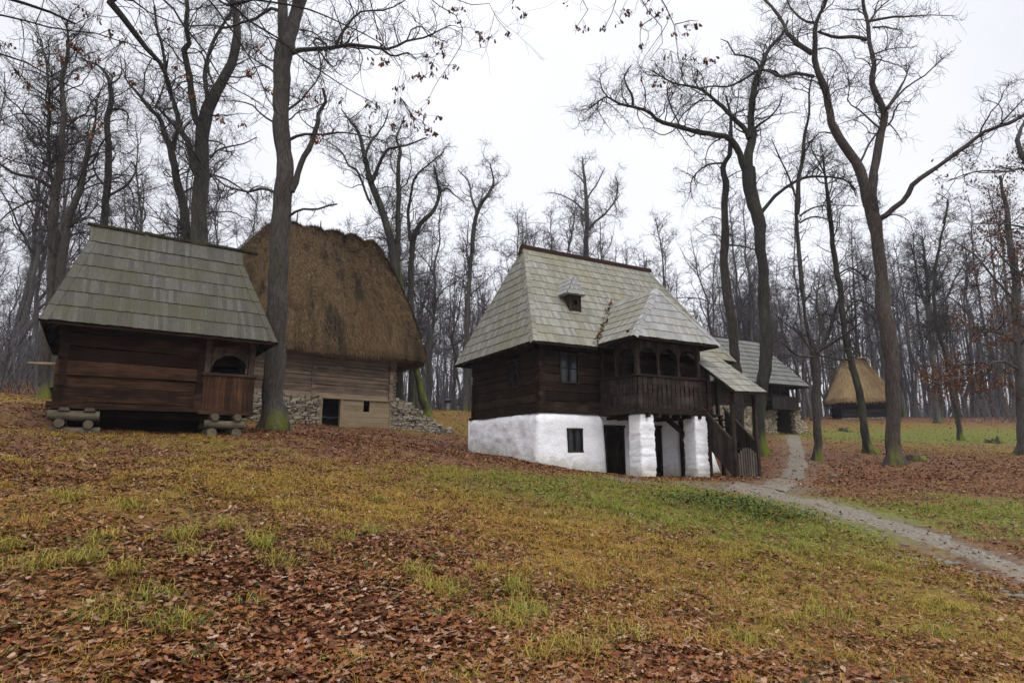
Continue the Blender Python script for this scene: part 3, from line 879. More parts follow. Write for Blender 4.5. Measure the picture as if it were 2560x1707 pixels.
    mb = MB(off); mb.box((.2, .21, .0), (L - .2, D - .2, .06)); mb.box((.25, 1.3, .06), (L - .25, 1.36, 2.6)); mb.box((1.9, .21, .06), (1.96, 1.3, 2.6)); mb.build('inner_room', M['dark'], root)  # room surfaces coloured near black for the shade indoors
    window(root, 'window', ((.80, .0, .98), (1, 0, 0), (0, -1, 0), .79, 1.06), M['house_trim'], bars=(1, 1))
    window(root, 'window', ((0, 2.15, .93), (0, -1, 0), (-1, 0, 0), .80, 1.03), M['house_trim'], bars=(1, 1))
    window(root, 'window', ((.97, -.13, -1.31), (1, 0, 0), (0, -1, 0), .62, .79), M['crib_log_dark'] if 'crib_log_dark' in M else M['house_trim'], bars=(1, 1), depth=.1)
    mb = MB(off)
    for i in range(5): mb.box((3.2 + .18 * i + .004, .06, .02), (3.2 + .18 * (i + 1) - .004, .1, 1.85))
    mb.build('gallery_door', M['house_board'], root)
    # sills and corner notches
    mb = MB(off)
    mb.box((-.12, -.07, -.035), (2.5, .16, .055)); mb.box((-.09, .16, -.045), (.12, D + .1, .05))
    for i in range(7):
        z = .2 + i * .33
        mb.box((-.035, -.03, z), (.10, .05, z + .14), .008)
    mb.build('sill_beam', M['house_log'], root)
    # main roof: four shingled slopes with hip caps
    E = [(-o, -o, ze), (L + .33 + o, -o, ze), (L + .33 + o, D + o, ze), (-o, D + o, ze)]
    R1, R2 = (r1, D / 2, zr), (r2, D / 2, zr)
    mb = MB(off)
    shingles(mb, E[0], E[1], R2, R1, 13, .105, pr, lift=.026, lean=.03)
    shingles(mb, E[3], E[0], R1, R1, 13, .105, pr, lift=.026)
    shingles(mb, E[1], E[2], R2, R2, 13, .15, pr)
    shingles(mb, E[2], E[3], R1, R2, 13, .17, pr)
    k_ = (zr - ze) / (D / 2 + o)
    nf = norm((0, -k_, 1)); nl_ = norm((-(zr - ze) / (r1 + o), 0, 1)); nr_ = norm(((zr - ze) / (r1 + o), 0, 1))
    hip_cap(mb, E[0], R1, 17, .13, pr, nl_, nf)
    hip_cap(mb, E[1], R2, 17, .13, pr, nr_, nf)
    roof = mb.build('roof', M['house_shingle'], root)
    mb = MB(off)
    dz = np.array((0, 0, -.03))
    def under(mb, *P):
        P = [np.array(p, float) + dz for p in P]
        mb.prism(P, (0, 0, -.05))
    under(mb, E[0], E[1], R2, R1); under(mb, E[3], E[0], R1); under(mb, E[1], E[2], R2); under(mb, E[2], E[3], R1, R2)
    for u in np.arange(-.3, L + .6, .62): mb.bar((u, -o + .06, ze - .09), (u, .35, ze + .45), .08, .09)
    for w in np.arange(.2, D, .7): mb.bar((-o + .06, w, ze - .09), (.25, w, ze + .55), .08, .09)
    mb.box((-.08, -.1, 2.1), (L, .18, 2.28)); mb.box((-.1, .18, 2.1), (.18, D, 2.28))
    mb.build('roof_frame', M['house_trim'], root)
    mb = MB(off)
    mb.bar((r1 - .14, D / 2 - .06, zr + .055), (r2 + .12, D / 2 - .06, zr + .055), .05, .15); mb.bar((r1 - .1, D / 2 + .05, zr + .05), (r2 + .1, D / 2 + .05, zr + .05), .05, .12)
    mb.prism([(r1 - .16, D / 2 - .18, zr - .26), (r1 - .16, D / 2 + .16, zr - .26), (r1 - .16, D / 2, zr + .05)], (.12, 0, 0))
    mb.build('ridge_board', M['ridge'], roof)
    # small dormer: pointed hood over a boxed face with a round vent hole
    mb = MB(off)
    c_u, f_w, zb, zt = 1.81, .46, 3.64, 4.27
    hw = .235; rr = .115; n = 16
    ring = [(c_u + rr * math.cos(a), 4.0 + rr * math.sin(a)) for a in np.linspace(0, 2 * math.pi, n, endpoint=False)]
    def sq(a):
        x, z = math.cos(a), math.sin(a); m = max(abs(x) / hw, abs(z) / ((zt - zb) / 2)); return (c_u + x / m, (zb + zt) / 2 + z / m)
    sqr = [sq(a) for a in np.linspace(0, 2 * math.pi, n, endpoint=False)]
    V = [(u, f_w, z) for u, z in ring] + [(u, f_w, z) for u, z in sqr] + [(u, f_w + .05, z) for u, z in ring]
    mb.add(V, [(i, n + i, n + (i + 1) % n, (i + 1) % n) for i in range(n)] + [(i, (i + 1) % n, 2 * n + (i + 1) % n, 2 * n + i) for i in range(n)])
    mb.box((c_u - hw - .015, f_w - .02, zb - .05), (c_u - hw + .05, f_w + .45, zt)); mb.box((c_u + hw - .05, f_w - .02, zb - .05), (c_u + hw + .015, f_w + .45, zt))
    mb.box((c_u - hw + .05, f_w + .12, zb), (c_u + hw - .05, f_w + .16, zt))
    dm = mb.build('dormer', M['house_trim'], root)
    mb = MB(off)
    za, apex = 4.30, 5.02
    el, er = (c_u - .40, f_w - .09, za), (c_u + .40, f_w - .09, za)
    bl, br = (c_u - .40, f_w + .75, za), (c_u + .40, f_w + .75, za)
    af, ab = (c_u, f_w + .02, apex), (c_u, f_w + 1.15, apex)
    shingles(mb, bl, el, af, ab, 4, .09, pr, .016, .02, .05); shingles(mb, er, br, ab, af, 4, .09, pr, .016, .02, .05)
    shingles(mb, el, er, af, af, 4, .09, pr, .016, .02, .05)
    mb.prism([np.array(el) - (0, -.02, .03), np.array(er) - (0, -.02, .03), np.array(br) - (0, 0, .03), np.array(bl) - (0, 0, .03)], (0, 0, .02))
    mb.build('hood', M['gable_shingle'], dm)
    # gallery roof
    o2, e2, za2 = .47, 2.31, 4.31
    A0, A1 = (b1 - o2, -p - o2, e2), (b2 + o2, -p - o2, e2)
    wl_ = -o + (e2 - ze) / k_; wt_ = -o + (za2 - ze) / k_
    ap = (bm, -1.49, za2); bk = (bm, wt_ + .15, za2)
    mb = MB(off)
    shingles(mb, (b1 - o2, wl_ + .12, e2), A0, ap, bk, 7, .105, pr, lift=.026)
    shingles(mb, A1, (b2 + o2, wl_ + .12, e2), bk, ap, 7, .105, pr, lift=.026)
    gr = mb.build('gallery_roof', M['house_shingle'], root)
    mb = MB(off)
    shingles(mb, A0, A1, ap, ap, 7, .105, pr, lift=.026, lean=.0)
    n1 = norm((-(za2 - e2) / (bm - b1 + o2), 0, 1)); n2 = norm((0, -(za2 - e2) / (p + o2 - 1.49), 1)); n3 = norm(((za2 - e2) / (bm - b1 + o2), 0, 1))
    hip_cap(mb, A0, ap, 9, .12, pr, n1, n2); hip_cap(mb, A1, ap, 9, .12, pr, n3, n2)
    tag(mb.build('roof_face', M['gable_shingle'], gr), 'silvery front slope of the gallery roof')
    mb = MB(off)
    under(mb, A0, A1, ap); under(mb, (b1 - o2, wl_, e2), A0, ap, bk); under(mb, A1, (b2 + o2, wl_, e2), bk, ap)
    mb.box((b1 - .02, -p - .06, 2.28), (b2 + .02, -p + .1, 2.44)); mb.box((b1 - .06, -p + .1, 2.28), (b1 + .1, -.02, 2.43)); mb.box((b2 - .1, -p + .1, 2.28), (b2 + .06, -.02, 2.43))
    mb.box((b1 + .1, -p + .1, 2.42), (b2 - .1, -.02, 2.46))
    for u in np.arange(b1 - .3, b2 + .4, .5): mb.bar((u, -p - o2 + .05, e2 - .08), (u, -p + .05, e2 + .25), .07, .08)
    mb.build('gallery_roof_frame', M['house_trim'], gr)
    # valley leaves
    mb = MB(off)
    for i in range(70):
        t_ = pr.uniform(0, 1) ** 1.6
        c = np.array((b1 - o2, wl_, e2)) * (1 - t_) + np.array((bm, wt_, za2)) * t_ + np.array((-.08, -.10, .07)) + pr.normal(0, .03, 3)
        e_ = pr.normal(0, 1, (2, 3)) * .05
        mb.add([c, c + e_[0], c + e_[0] + e_[1], c + e_[1]], [(0, 1, 2, 3)])
    mb.build('valley_leaves', M['oak_leaf'], gr)
    # gallery: floor, posts, arches, railing
    mb = MB(off)
    mb.box((b1 - .05, -p - .05, -.10), (b2 + .05, -.18, .02)); mb.box((b1 - .10, -p - .10, -.08), (b2 + .10, -p + .06, .09)); mb.box((b1 - .09, -p + .06, -.08), (b1 + .05, -.02, .085)); mb.box((b2 - .05, -p + .06, -.08), (b2 + .09, -.02, .085))
    for u in np.arange(b1 + .3, b2, .45): mb.box((u - .05, -p - .16, -.21), (u + .05, .0, -.102))
    mb.build('gallery_floor', M['house_trim'], root)
    zt2 = 2.30
    posts = [(2.53, -p + .06, .17), (3.43, -p + .06, .10), (4.33, -p + .06, .10), (5.25, -p + .06, .14), (2.53, -.86, .12), (5.25, -.9, .10), (2.53, -.08, .1), (5.25, -.08, .1)]
    for (u, w, s) in posts:
        mb = MB(off); q = s / 2
        prof = [(1.16, 1.0), (1.30, 1.0), (1.36, .72), (1.60, .80), (1.80, .72), (1.86, 1.05), (zt2, 1.0)]
        ks = [(-1, -1), (1, -1), (1, 1), (-1, 1)]
        V = [(u + q * f * i, w + q * f * j, z) for z, f in prof for i, j in ks]
        Q = [(r_ * 4 + j, r_ * 4 + (j + 1) % 4, r_ * 4 + 4 + (j + 1) % 4, r_ * 4 + 4 + j) for r_ in range(len(prof) - 1) for j in range(4)]
        mb.add(V, Q); mb.build('post', M['gallery'], root, bevel=.008)
    mb = MB(off)
    arch_panel(mb, (0, -p + .03), (1, 0), 0, zt2, [(2.60, 3.38, 1.80), (3.48, 4.28, 1.80), (4.38, 5.18, 1.80)], .06, (0, 1), flat=.78)
    arch_panel(mb, (b1 + .03, 0), (0, -1), 0, zt2, [(.93, 1.84, 1.78)], .06, (1, 0), flat=.8)
    arch_panel(mb, (b2 - .09, 0), (0, -1), 0, zt2, [(.95, 1.85, 1.78), (.10, .85, 1.80)], .06, (1, 0), flat=.8)
    for c_u2 in (3.43, 4.33): mb.box((c_u2 - .05, -p + .035, 1.80), (c_u2 + .05, -p + .085, zt2 - .005))
    mb.build('arch_board', M['gallery'], root)
    mb = MB(off)
    def board(p, d, nrm, w, z0, z1):     # board with notched edges: pairs of notches make the pierced pattern
        prof = [(z0, 0), (z0 + .10, 0), (z0 + .125, .026), (z0 + .15, 0), (z0 + .42, .0), (z0 + .46, .030), (z0 + .50, .008), (z0 + .53, .026), (z0 + .56, .006), (z0 + .60, .028), (z0 + .72, .012), (z0 + .80, 0), (z1, 0)]
        for (za_, ia), (zb_, ib) in zip(prof[:-1], prof[1:]):
            V = []
            for z, i in ((za_, ia), (zb_, ib)):
                for s, e_ in ((-w / 2 + i, 0), (w / 2 - i, 0), (w / 2 - i, .03), (-w / 2 + i, .03)):
                    q = np.array(p) + np.array(d) * s + np.array(nrm) * e_; V.append((q[0], q[1], z))
            mb.hexa(np.array(V))
    N = 14; w = (b2 - b1) / N
    for i in range(N): board((b1 + w * (i + .5), -p - .02 + pr.normal(0, .003)), (1, 0), (0, 1), w - .016, .09, 1.11)
    N2 = 11; w2 = (p - .06) / N2
    for i in range(N2): board((b1 - .03 + pr.normal(0, .003), -p + w2 * (i + .5) + .02), (0, 1), (1, 0), w2 - .010, .085, 1.11)
    for i in range(5): board((b2 + .0 + pr.normal(0, .003), -p + w2 * (i + .5) + .02), (0, 1), (1, 0), w2 - .010, .085, 1.11)
    rl = mb.build('railing', M['stair'], root)
    mb = MB(off)
    mb.box((b1 - .12, -p - .08, 1.11), (b2 + .22, -p + .09, 1.18)); mb.box((b1 - .09, -p + .09, 1.11), (b1 + .07, -.0, 1.175)); mb.box((b2 - .07, -p + .09, 1.11), (b2 + .09, -.95, 1.175))
    mb.build('handrail', M['house_trim'], rl)
    # brace under the gallery
    mb = MB(off); mb.bar((4.62, -1.0, -.20), (4.90, -1.42, -.66), .15, .16); mb.box((4.80, -1.56, -.88), (4.96, -1.36, -.60)); mb.build('brace', M['house_trim'], root)
    # covered stair towards the viewer
    u0, u1 = 5.58, 6.66
    top_w, bot_w = -1.70, -2.92
    sp = bpy.data.objects.new('stair', None); COL.objects.link(sp); sp.parent = root; sp.location = (u0, bot_w, -2.1 + off[2]); off_s = (-u0, -bot_w, 2.1)
    for uu in (u0, u1):
        mb = MB(off_s)
        zt_, zl = .24, -.96
        nb = 6
        for i in range(nb):
            wa, wb = top_w + (bot_w - top_w) * i / nb, top_w + (bot_w - top_w) * (i + 1) / nb
            ta, tb = zt_ + (zl - zt_) * i / nb, zt_ + (zl - zt_) * (i + 1) / nb
            ba, bb = max(ta - 1.20, -2.12), max(tb - 1.20, -2.12)
            mb.hexa(np.array([(uu - .02, wa - .004, ba), (uu + .02, wa - .004, ba), (uu + .02, wb + .004, bb), (uu - .02, wb + .004, bb),
                              (uu - .02, wa - .004, ta), (uu + .02, wa - .004, ta), (uu + .02, wb + .004, tb), (uu - .02, wb + .004, tb)]))
        mb.build('side_panel', M['stair'], sp)
    mb = MB(off_s)
    for uu in (u0, u1): mb.bar((uu, top_w + .05, .27), (uu, bot_w - .02, -.95), .07, .05)
    tag(mb.build('handrail', M['crib_dark'], sp), 'worn grey handrails of the stair')
    for i in range(8):
        mb = MB(off_s); f = (i + .5) / 8; ww = -1.55 + (-2.9 + 1.55) * f; zz_ = -.05 - 2.0 * f
        mb.box((u0 + .03, ww - .14, zz_ - .04), (u1 - .03, ww + .1, zz_ + .01)); mb.build('step', M['house_trim'], sp)
    mb = MB(off_s); mb.box((u0 - .3, -1.6, -.06), (u1 + .05, -.05, .0)); mb.build('landing', M['house_trim'], sp)
    for (uu, ww, zb_, zt_) in ((u0, -2.98, -2.25, .66), (u1, -2.98, -2.25, .70), (u1, -1.40, -.05, 1.75), (u1, -1.5, -2.3, -.05), (u0 - .1, -2.0, -2.3, -1.1)):
        mb = MB(off_s); mb.box((uu - .058, ww - .058, zb_), (uu + .058, ww + .058, zt_)); mb.build('post', M['house_trim'], sp, bevel=.01)
    # stair roof: lean-to carried on from the eave
    q0, q1 = 5.34, 6.86
    mb = MB(off)
    Ea, Eb, Ta, Tb = (q0, -3.36, .62), (q1, -3.36, .66), (q0, -.45, 2.75), (q1, -.45, 2.75)
    Ta = (q0, -.42, .62 + (2.94) * .74); Tb = (q1, -.42, .66 + 2.94 * .74)
    shingles(mb, Ea, Eb, Tb, Ta, 9, .12, pr)
    stro = mb.build('stair_roof', M['house_shingle'], root)
    mb = MB(off); under(mb, Ea, Eb, Tb, Ta)
    mb.bar((u0, -3.1, .71), (u0, -.5, 2.66), .08, .1); mb.bar((u1, -3.1, .73), (u1, -.5, 2.68), .08, .1); mb.box((q0 + .1, -3.05, .60), (q1 - .05, -2.93, .72)); mb.build('stair_roof_frame', M['house_trim'], stro)
    # small picket gate at the stair foot
    mb = MB(off); gw = -3.0
    N = 8
    for i in range(N):
        u = u0 + .14 + (u1 - u0 - .28) * i / (N - 1); zt_ = -1.20 - .17 * (2 * (i / (N - 1)) - 1) ** 2
        V = np.array([(u - .035, gw - .02, -2.05), (u + .035, gw - .02, -2.05), (u + .035, gw + .01, -2.05), (u - .035, gw + .01, -2.05), (u - .035, gw - .02, zt_), (u + .035, gw - .02, zt_), (u + .035, gw + .01, zt_), (u - .035, gw + .01, zt_)])
        mb.hexa(V); mb.prism([(u - .035, gw - .02, zt_), (u + .035, gw - .02, zt_), (u, gw - .02, zt_ + .05)], (0, .03, 0))
    mb.box((u0 + .08, gw + .012, -1.95), (u1 - .08, gw + .045, -1.87)); mb.box((u0 + .08, gw + .012, -1.45), (u1 - .08, gw + .045, -1.37)); mb.bar((u0 + .12, gw + .03, -1.86), (u1 - .12, gw + .03, -1.46), .03, .06)
    tag(mb.build('gate', M['gate_grey'], root), 'weathered grey picket gate at the stair foot')
    mb = MB(off); mb.box((u0 - .1, -3.2, -2.3), (u1 + .12, -2.92, -2.10), .01); mb.build('door_step', M['gate_grey'], root)

M['crib_dark'] = wood_mat('worn_rail', (.03, .026, .022), (.07, .06, .05), (.13, .115, .10), (10, 2, 10))
M['gate_grey'] = wood_mat('grey_picket', (.04, .034, .027), (.085, .072, .056), (.15, .13, .10), (20, 20, 2))
white_house()

# ------------------------------------------------------------------ log storehouse on log cribs
def storehouse():
    pr = np.random.default_rng(31)
    root = root_at('log_storehouse', KF, 2.05, 'low reddish brown log storehouse with mossy grey shingle roof and arched corner porch', 'storehouse')
    off = root['_off']
    L, D, o, ze, zr, c1, c2 = 4.56, 5.0, .44, 2.03, 5.45, .38, 4.16
    P0 = 3.23
    mb = MB(off)
    log_wall(mb, (0, 0), (P0, 0), .10, 2.15, 6, .18, [], pr, .07, .018)
    log_wall(mb, (0, D), (0, 0), .10, 2.15, 6, .18, [], pr, .07, .018)
    log_wall(mb, (P0, .0), (P0, 1.5), .10, 2.15, 6, .16, [], pr, .04); log_wall(mb, (P0, 1.5), (L, 1.5), .10, 2.15, 6, .16, [], pr, .0)
    log_wall(mb, (L, 1.5), (L, D), .10, 2.15, 6, .18, [], pr, .06); log_wall(mb, (L, D), (0, D), .10, 2.15, 6, .18, [], pr, .06)
    mb.build('log_wall', M['cabin_log'], root)
    mb = MB(off)
    mb.box((-.14, -.05, -.05), (P0 + .02, .16, .10), .008); mb.box((-.05, .16, -.05), (.16, D, .10)); mb.box((P0 - .05, -.06, -.08), (L + .06, .12, .03)); mb.box((L - .12, .12, -.08), (L + .05, D, .06))
    mb.box((.1, .1, -.02), (L - .1, D - .1, .08)); mb.build('sill_beam', M['cabin_log'], root)
    # porch
    mb = MB(off); n = 9
    for i in range(n):
        a = P0 + .02 + (L - P0 - .02) * i / n; b = P0 + .02 + (L - P0 - .02) * (i + 1) / n
        mb.box((a + .003, -.045 + pr.normal(0, .003), .02), (b - .003, -.012, 1.0))
    for i in range(9):
        a = .02 + 1.45 * i / 9; mb.box((L + .0, a + .003, .02), (L + .03, a + 1.45 / 9 - .003, 1.02))
    par = mb.build('porch_panel', M['cabin_board'], root)
    mb = MB(off); mb.box((P0 - .02, -.09, 1.0), (L + .07, .06, 1.07)); mb.box((L - .06, .06, 1.0), (L + .07, 1.5, 1.065)); mb.build('porch_rail', M['cabin_grey'], par)
    for (u, w) in ((P0 + .09, -.0), (L - .09, -.0), (L - .07, 1.42)):
        mb = MB(off); mb.box((u - .08, w - .015, .05), (u + .08, w + .13, 2.15)); mb.build('porch_post', M['cabin_grey'], root, bevel=.01)
    mb = MB(off)
    arch_panel(mb, (0, -.005), (1, 0), 0, 1.80, [(P0 + .19, L - .19, 1.13)], .05, (0, 1), flat=1.0)
    arch_panel(mb, (L - .06, 0), (0, 1), 0, 1.80, [(.14, 1.35, 1.13)], .05, (1, 0), flat=.85)
    mb.build('arch_board', M['cabin_grey'], root)
    mb = MB(off); mb.box((P0 + .02, -.01, 1.80), (L - .0, .14, 2.14)); mb.box((L - .14, .14, 1.80), (L - .0, 1.5, 2.14)); mb.box((-.12, -.03, 2.08), (P0, .15, 2.2)); mb.build('top_beam', M['cabin_log'], root)
    # roof
    E = [(-o, -o, ze), (L + o, -o, ze), (L + o, D + o, ze), (-o, D + o, ze)]
    yr = D / 2 - .1
    k0 = (zr - ze) / (yr + o)
    R1, R2 = (c1, yr, zr), (c2, yr, zr)
    cut = .82                                      # little gablets: hips stop short of the ridge
    G1 = np.array(E[0]) + (np.array(R1) - np.array(E[0])) * cut; G2 = np.array(E[1]) + (np.array(R2) - np.array(E[1])) * cut
    mb = MB(off)
    shingles(mb, E[0], E[1], G2, G1, 6, .10, pr, .015, .026)
    shingles(mb, G1 + (-.03, 0, 0), G2 + (.03, 0, 0), (G2[0] + .03, yr, zr), (G1[0] - .03, yr, zr), 1, .10, pr, .015, .03)
    G1b = np.array((G1[0], 2 * yr - G1[1], G1[2])); G2b = np.array((G2[0], 2 * yr - G2[1], G2[2]))
    shingles(mb, E[3], E[0], G1, G1b, 6, .10, pr, .015, .026); shingles(mb, E[1], E[2], G2b, G2, 6, .10, pr, .015, .026)
    shingles(mb, E[2], E[3], R1, R2, 6, .2, pr, .022, .045)
    nf = norm((0, -k0, 1)); nl_ = norm((-(zr - ze) / (c1 + o), 0, 1)); nr_ = norm(((zr - ze) / (L + o - c2), 0, 1))
    hip_cap(mb, E[0], G1, 6, .16, pr, nl_, nf); hip_cap(mb, E[1], G2, 6, .16, pr, nr_, nf)
    roof = mb.build('roof', M['cabin_shingle'], root)
    mb = MB(off); dz = np.array((0, 0, -.03))
    for P in ((E[0], E[1], G2, G1), (G1, G2, R2, R1), (E[3], E[0], G1, G1b), (E[1], E[2], G2b, G2), (E[2], E[3], R1, R2)):
        mb.prism([np.array(p) + dz for p in P], (0, 0, -.05))
    for u in np.arange(-.1, L + .2, .75): mb.bar((u, -o + .05, ze - .08), (u, .3, ze + .52), .09, .09)
    for w in np.arange(.3, D, .8): mb.bar((-o + .05, w, ze - .1), (.2, w, ze + .8), .08, .09); mb.bar((L + o - .05, w, ze - .1), (L - .2, w, ze + .8), .08, .09)
    mb.build('roof_frame', M['cabin_log'], root)
    mb = MB(off); x = G1[0] - .12
    while x < G2[0] + .1:
        l = pr.uniform(.3, .6); mb.bar((x, yr, zr + .055 + pr.normal(0, .012)), (x + l, yr, zr + .05 + pr.normal(0, .012)), .13, .075); x += l * .96
    mb.build('ridge_cap', M['moss_ridge'], roof)
    mb = MB(off); mb.tube([(-.62, .12, 1.02), (-.3, .12, 1.03), (.1, .12, 1.04)], [.02, .035, .04], 8); mb.build('projecting_peg', M['pale_wood'], root)
    mb = MB(off); mb.tube([(.2, .5, -.16), (4.4, .5, -.16)], [.1, .1], 8); mb.tube([(.2, D - .4, -.14), (4.4, D - .4, -.14)], [.1, .1], 8)
    mb.box((.3, 1.2, -1.1), (4.2, 1.3, -.09)); mb.build('floor_beam', M['cabin_log'], root)

M['cabin_grey'] = wood_mat('grey_brown_porch_wood', (.012, .008, .006), (.036, .025, .018), (.085, .062, .046), (8, 8, 4))
storehouse()

def crib(u0, label, first):
    pr = np.random.default_rng(int(u0 * 10) + 5)
    p = KF.wor((u0, 0, 0)); g = hz(p[0], p[1]) - .05
    root = empty('log_crib', (p[0], p[1], g), KF.yaw)
    tag(root, label, 'log support')
    top = KF.o[2] - g - .06
    def lg(a, b, r_):
        mb = MB(); a = np.array(a, float); b = np.array(b, float)
        n = 7; P = [a + (b - a) * i / (n - 1) + pr.normal(0, .006, 3) for i in range(n)]
        mb.tube(P, [r_ * pr.uniform(.94, 1.06) for _ in range(n)], 22); o_ = mb.build('log', M['crib_log'], root, smooth=False)
    if first:      # two long front logs with cross logs between, wedges on top
        lg((-.08, .02, top - .16), (.98, .02, top - .16), .125)
        lg((.0, .04, top - .56), (1.02, .04, top - .56), .12)
        for u in (.17, .77): lg((u, -.16, top - .37), (u, 1.0, top - .37), .105)
        lg((.0, .85, top - .16), (1.0, .85, top - .16), .12); lg((.0, .85, top - .58), (1.0, .85, top - .58), .12)
        mb = MB()
        for u in (.24, .76): mb.prism([(u - .13, -.12, top - .05), (u + .13, -.12, top - .05), (u + .08, -.12, top + .03), (u - .08, -.12, top + .03)], (0, .28, 0))
        mb.build('wedge', M['gate_grey'], root)
    else:
        for u in (.22, .80): lg((u, -.34, top - .11), (u, .9, top - .11), .10)
        lg((-.02, -.18, top - .30), (1.0, -.18, top - .30), .115); lg((-.02, .7, top - .30), (1.0, .7, top - .30), .115)
        for u in (.16, .78): lg((u, -.40, top - .53), (u, .9, top - .53), .125)
        mb = MB(); mb.stone((.5, -.3, top - .72), (.36, .3, .08), pr); mb.build('footing_stone', M['grey_stone'], root)
crib(0.0, 'crib of peeled grey logs under the plain log end of the storehouse', True)
crib(3.36, 'crib of round logs under the arched porch of the storehouse', False)

# ------------------------------------------------------------------ thatched roofs
def thatch_roof(root, name, mat, u0, u1, w0, w1, ru0, ru1, rw, ze, zr, rc, nblade, pr, bl=(.25, .5), thick=.35, bumps_=0, power=1.08, fringe=3000, bw=.014, topr=.3, spread=.22):
    off = root['_off']
    N, Tn = 120, 34
    def ev(th):   # rounded rectangle by angle parameter
        cx, cy = (u0 + u1) / 2, (w0 + w1) / 2; a, b = (u1 - u0) / 2, (w1 - w0) / 2
        c, s = np.cos(th), np.sin(th); n_ = 5.0
        r_ = (np.abs(c / a) ** n_ + np.abs(s / b) ** n_) ** (-1 / n_)
        return np.stack([cx + r_ * c, cy + r_ * s], -1)
    def surf(th, t_):
        e = ev(th)
        rx = np.clip(ru0 + (ru1 - ru0) * np.clip((e[..., 0] - u0 - .8) / (u1 - u0 - 1.6), 0, 1), ru0, ru1)
        rdir = e - np.stack([rx, np.full_like(rx, rw)], -1); rdir = rdir / (np.linalg.norm(rdir, axis=-1, keepdims=True) + 1e-9)
        top = np.stack([rx, np.full_like(rx, rw)], -1) + rdir * topr
        g = t_ ** power
        xy = e * (1 - g)[..., None] + top * g[..., None]
        u_ = np.clip(t_ - .8, 0, 1)
        z = ze + (zr - ze) / .9 * (t_ - u_ ** 2 / .4)
        z = z + .10 * np.sin(np.pi * t_) * 1.0
        if bumps_:
            sx = (xy[..., 0] - ru0) / max(ru1 - ru0, .1)
            z = z + .24 * np.clip((t_ - .55) / .45, 0, 1) * (np.abs(np.sin(np.pi * bumps_ * sx + .3)) ** .7 - .75)
        nz = (fbm(xy[..., 0] * 1.0 + 7 + xy[..., 1] * .6, z * .5 + xy[..., 1] * .3, 3) - .5) * .28
        e2 = np.stack([xy[..., 0], xy[..., 1], z], -1)
        e2[..., 2] += nz * .6
        return e2
    th = np.linspace(0, 2 * np.pi, N, endpoint=False); tt = np.linspace(0, 1, Tn)
    TH, TT = np.meshgrid(th, tt)
    V = surf(TH, TT)
    c = np.array([(u0 + u1) / 2, (w0 + w1) / 2])
    low = V[0].copy(); dirs = low[:, :2] - c; 
    r1 = low.copy(); r1[:, 2] -= thick * .7; r1[:, :2] -= dirs * .012
    r2 = low.copy(); r2[:, 2] -= thick; r2[:, :2] -= dirs * .06
    r3 = low.copy(); r3[:, 2] += .25; r3[:, :2] -= dirs * .32
    ALL = np.concatenate([r3[None], r2[None], r1[None], V]).reshape(-1, 3)
    rows = Tn + 3
    idx = np.arange(rows * N).reshape(rows, N); nx_ = np.roll(idx, -1, 1)
    Q = np.stack([idx[:-1], nx_[:-1], nx_[1:], idx[1:]], -1).reshape(-1, 4)
    topc = ALL[-N:].mean(0); topc[2] += .12
    mb = MB(off)
    base_i = (rows - 1) * N
    mb.add(np.concatenate([ALL, topc[None]]), Q, [(base_i + i, base_i + (i + 1) % N, rows * N) for i in range(N)])
    # straw on the surface
    tb = pr.uniform(0, 1, nblade) ** .9; hb = pr.uniform(0, 2 * np.pi, nblade)
    P = surf(hb, tb); P2 = surf(hb, np.clip(tb - .02, 0, 1) - .0) ; D_ = P2 - P; D_[tb < .03] = (0, 0, -1)
    D_ /= np.linalg.norm(D_, axis=1, keepdims=True) + 1e-9
    ln = pr.uniform(*bl, nblade)
    D_ = D_ + pr.normal(0, spread, D_.shape); D_ /= np.linalg.norm(D_, axis=1, keepdims=True)
    out = np.stack([P[:, 0] - c[0], P[:, 1] - c[1], np.full(nblade, 1.5)], 1); out /= np.linalg.norm(out, axis=1, keepdims=True)
    S = np.cross(D_, out); S /= np.linalg.norm(S, axis=1, keepdims=True) + 1e-9
    wv = pr.uniform(.6, 1.4, nblade)[:, None] * bw
    A = P + out * .01; B = P + D_ * ln[:, None] + out * pr.uniform(.01, .07, nblade)[:, None]
    VV = np.stack([A - S * wv, A + S * wv, B + S * wv * .4, B - S * wv * .4], 1)
    mb.add(VV.reshape(-1, 3), np.arange(nblade * 4).reshape(-1, 4))
    # ragged fringe at the eave
    hb = pr.uniform(0, 2 * np.pi, fringe); P = surf(hb, np.zeros(fringe)); P[:, 2] -= pr.uniform(0, thick * .8, fringe); P[:, :2] -= (P[:, :2] - c) * pr.uniform(0, .05, fringe)[:, None]
    out = np.stack([P[:, 0] - c[0], P[:, 1] - c[1], np.zeros(fringe)], 1); out /= np.linalg.norm(out, axis=1, keepdims=True)
    D_ = np.stack([np.zeros(fringe), np.zeros(fringe), -np.ones(fringe)], 1) + out * .25 + pr.normal(0, .2, (fringe, 3))
    S = np.cross(out, D_); S /= np.linalg.norm(S, axis=1, keepdims=True)
    ln = pr.uniform(.06, .26, fringe)[:, None]; wv = pr.uniform(.7, 1.5, fringe)[:, None] * bw
    B = P + D_ * ln
    VV = np.stack([P - S * wv, P + S * wv, B + S * wv * .4, B - S * wv * .4], 1)
    mb.add(VV.reshape(-1, 3), np.arange(fringe * 4).reshape(-1, 4))
    return mb.build(name, mat, root)

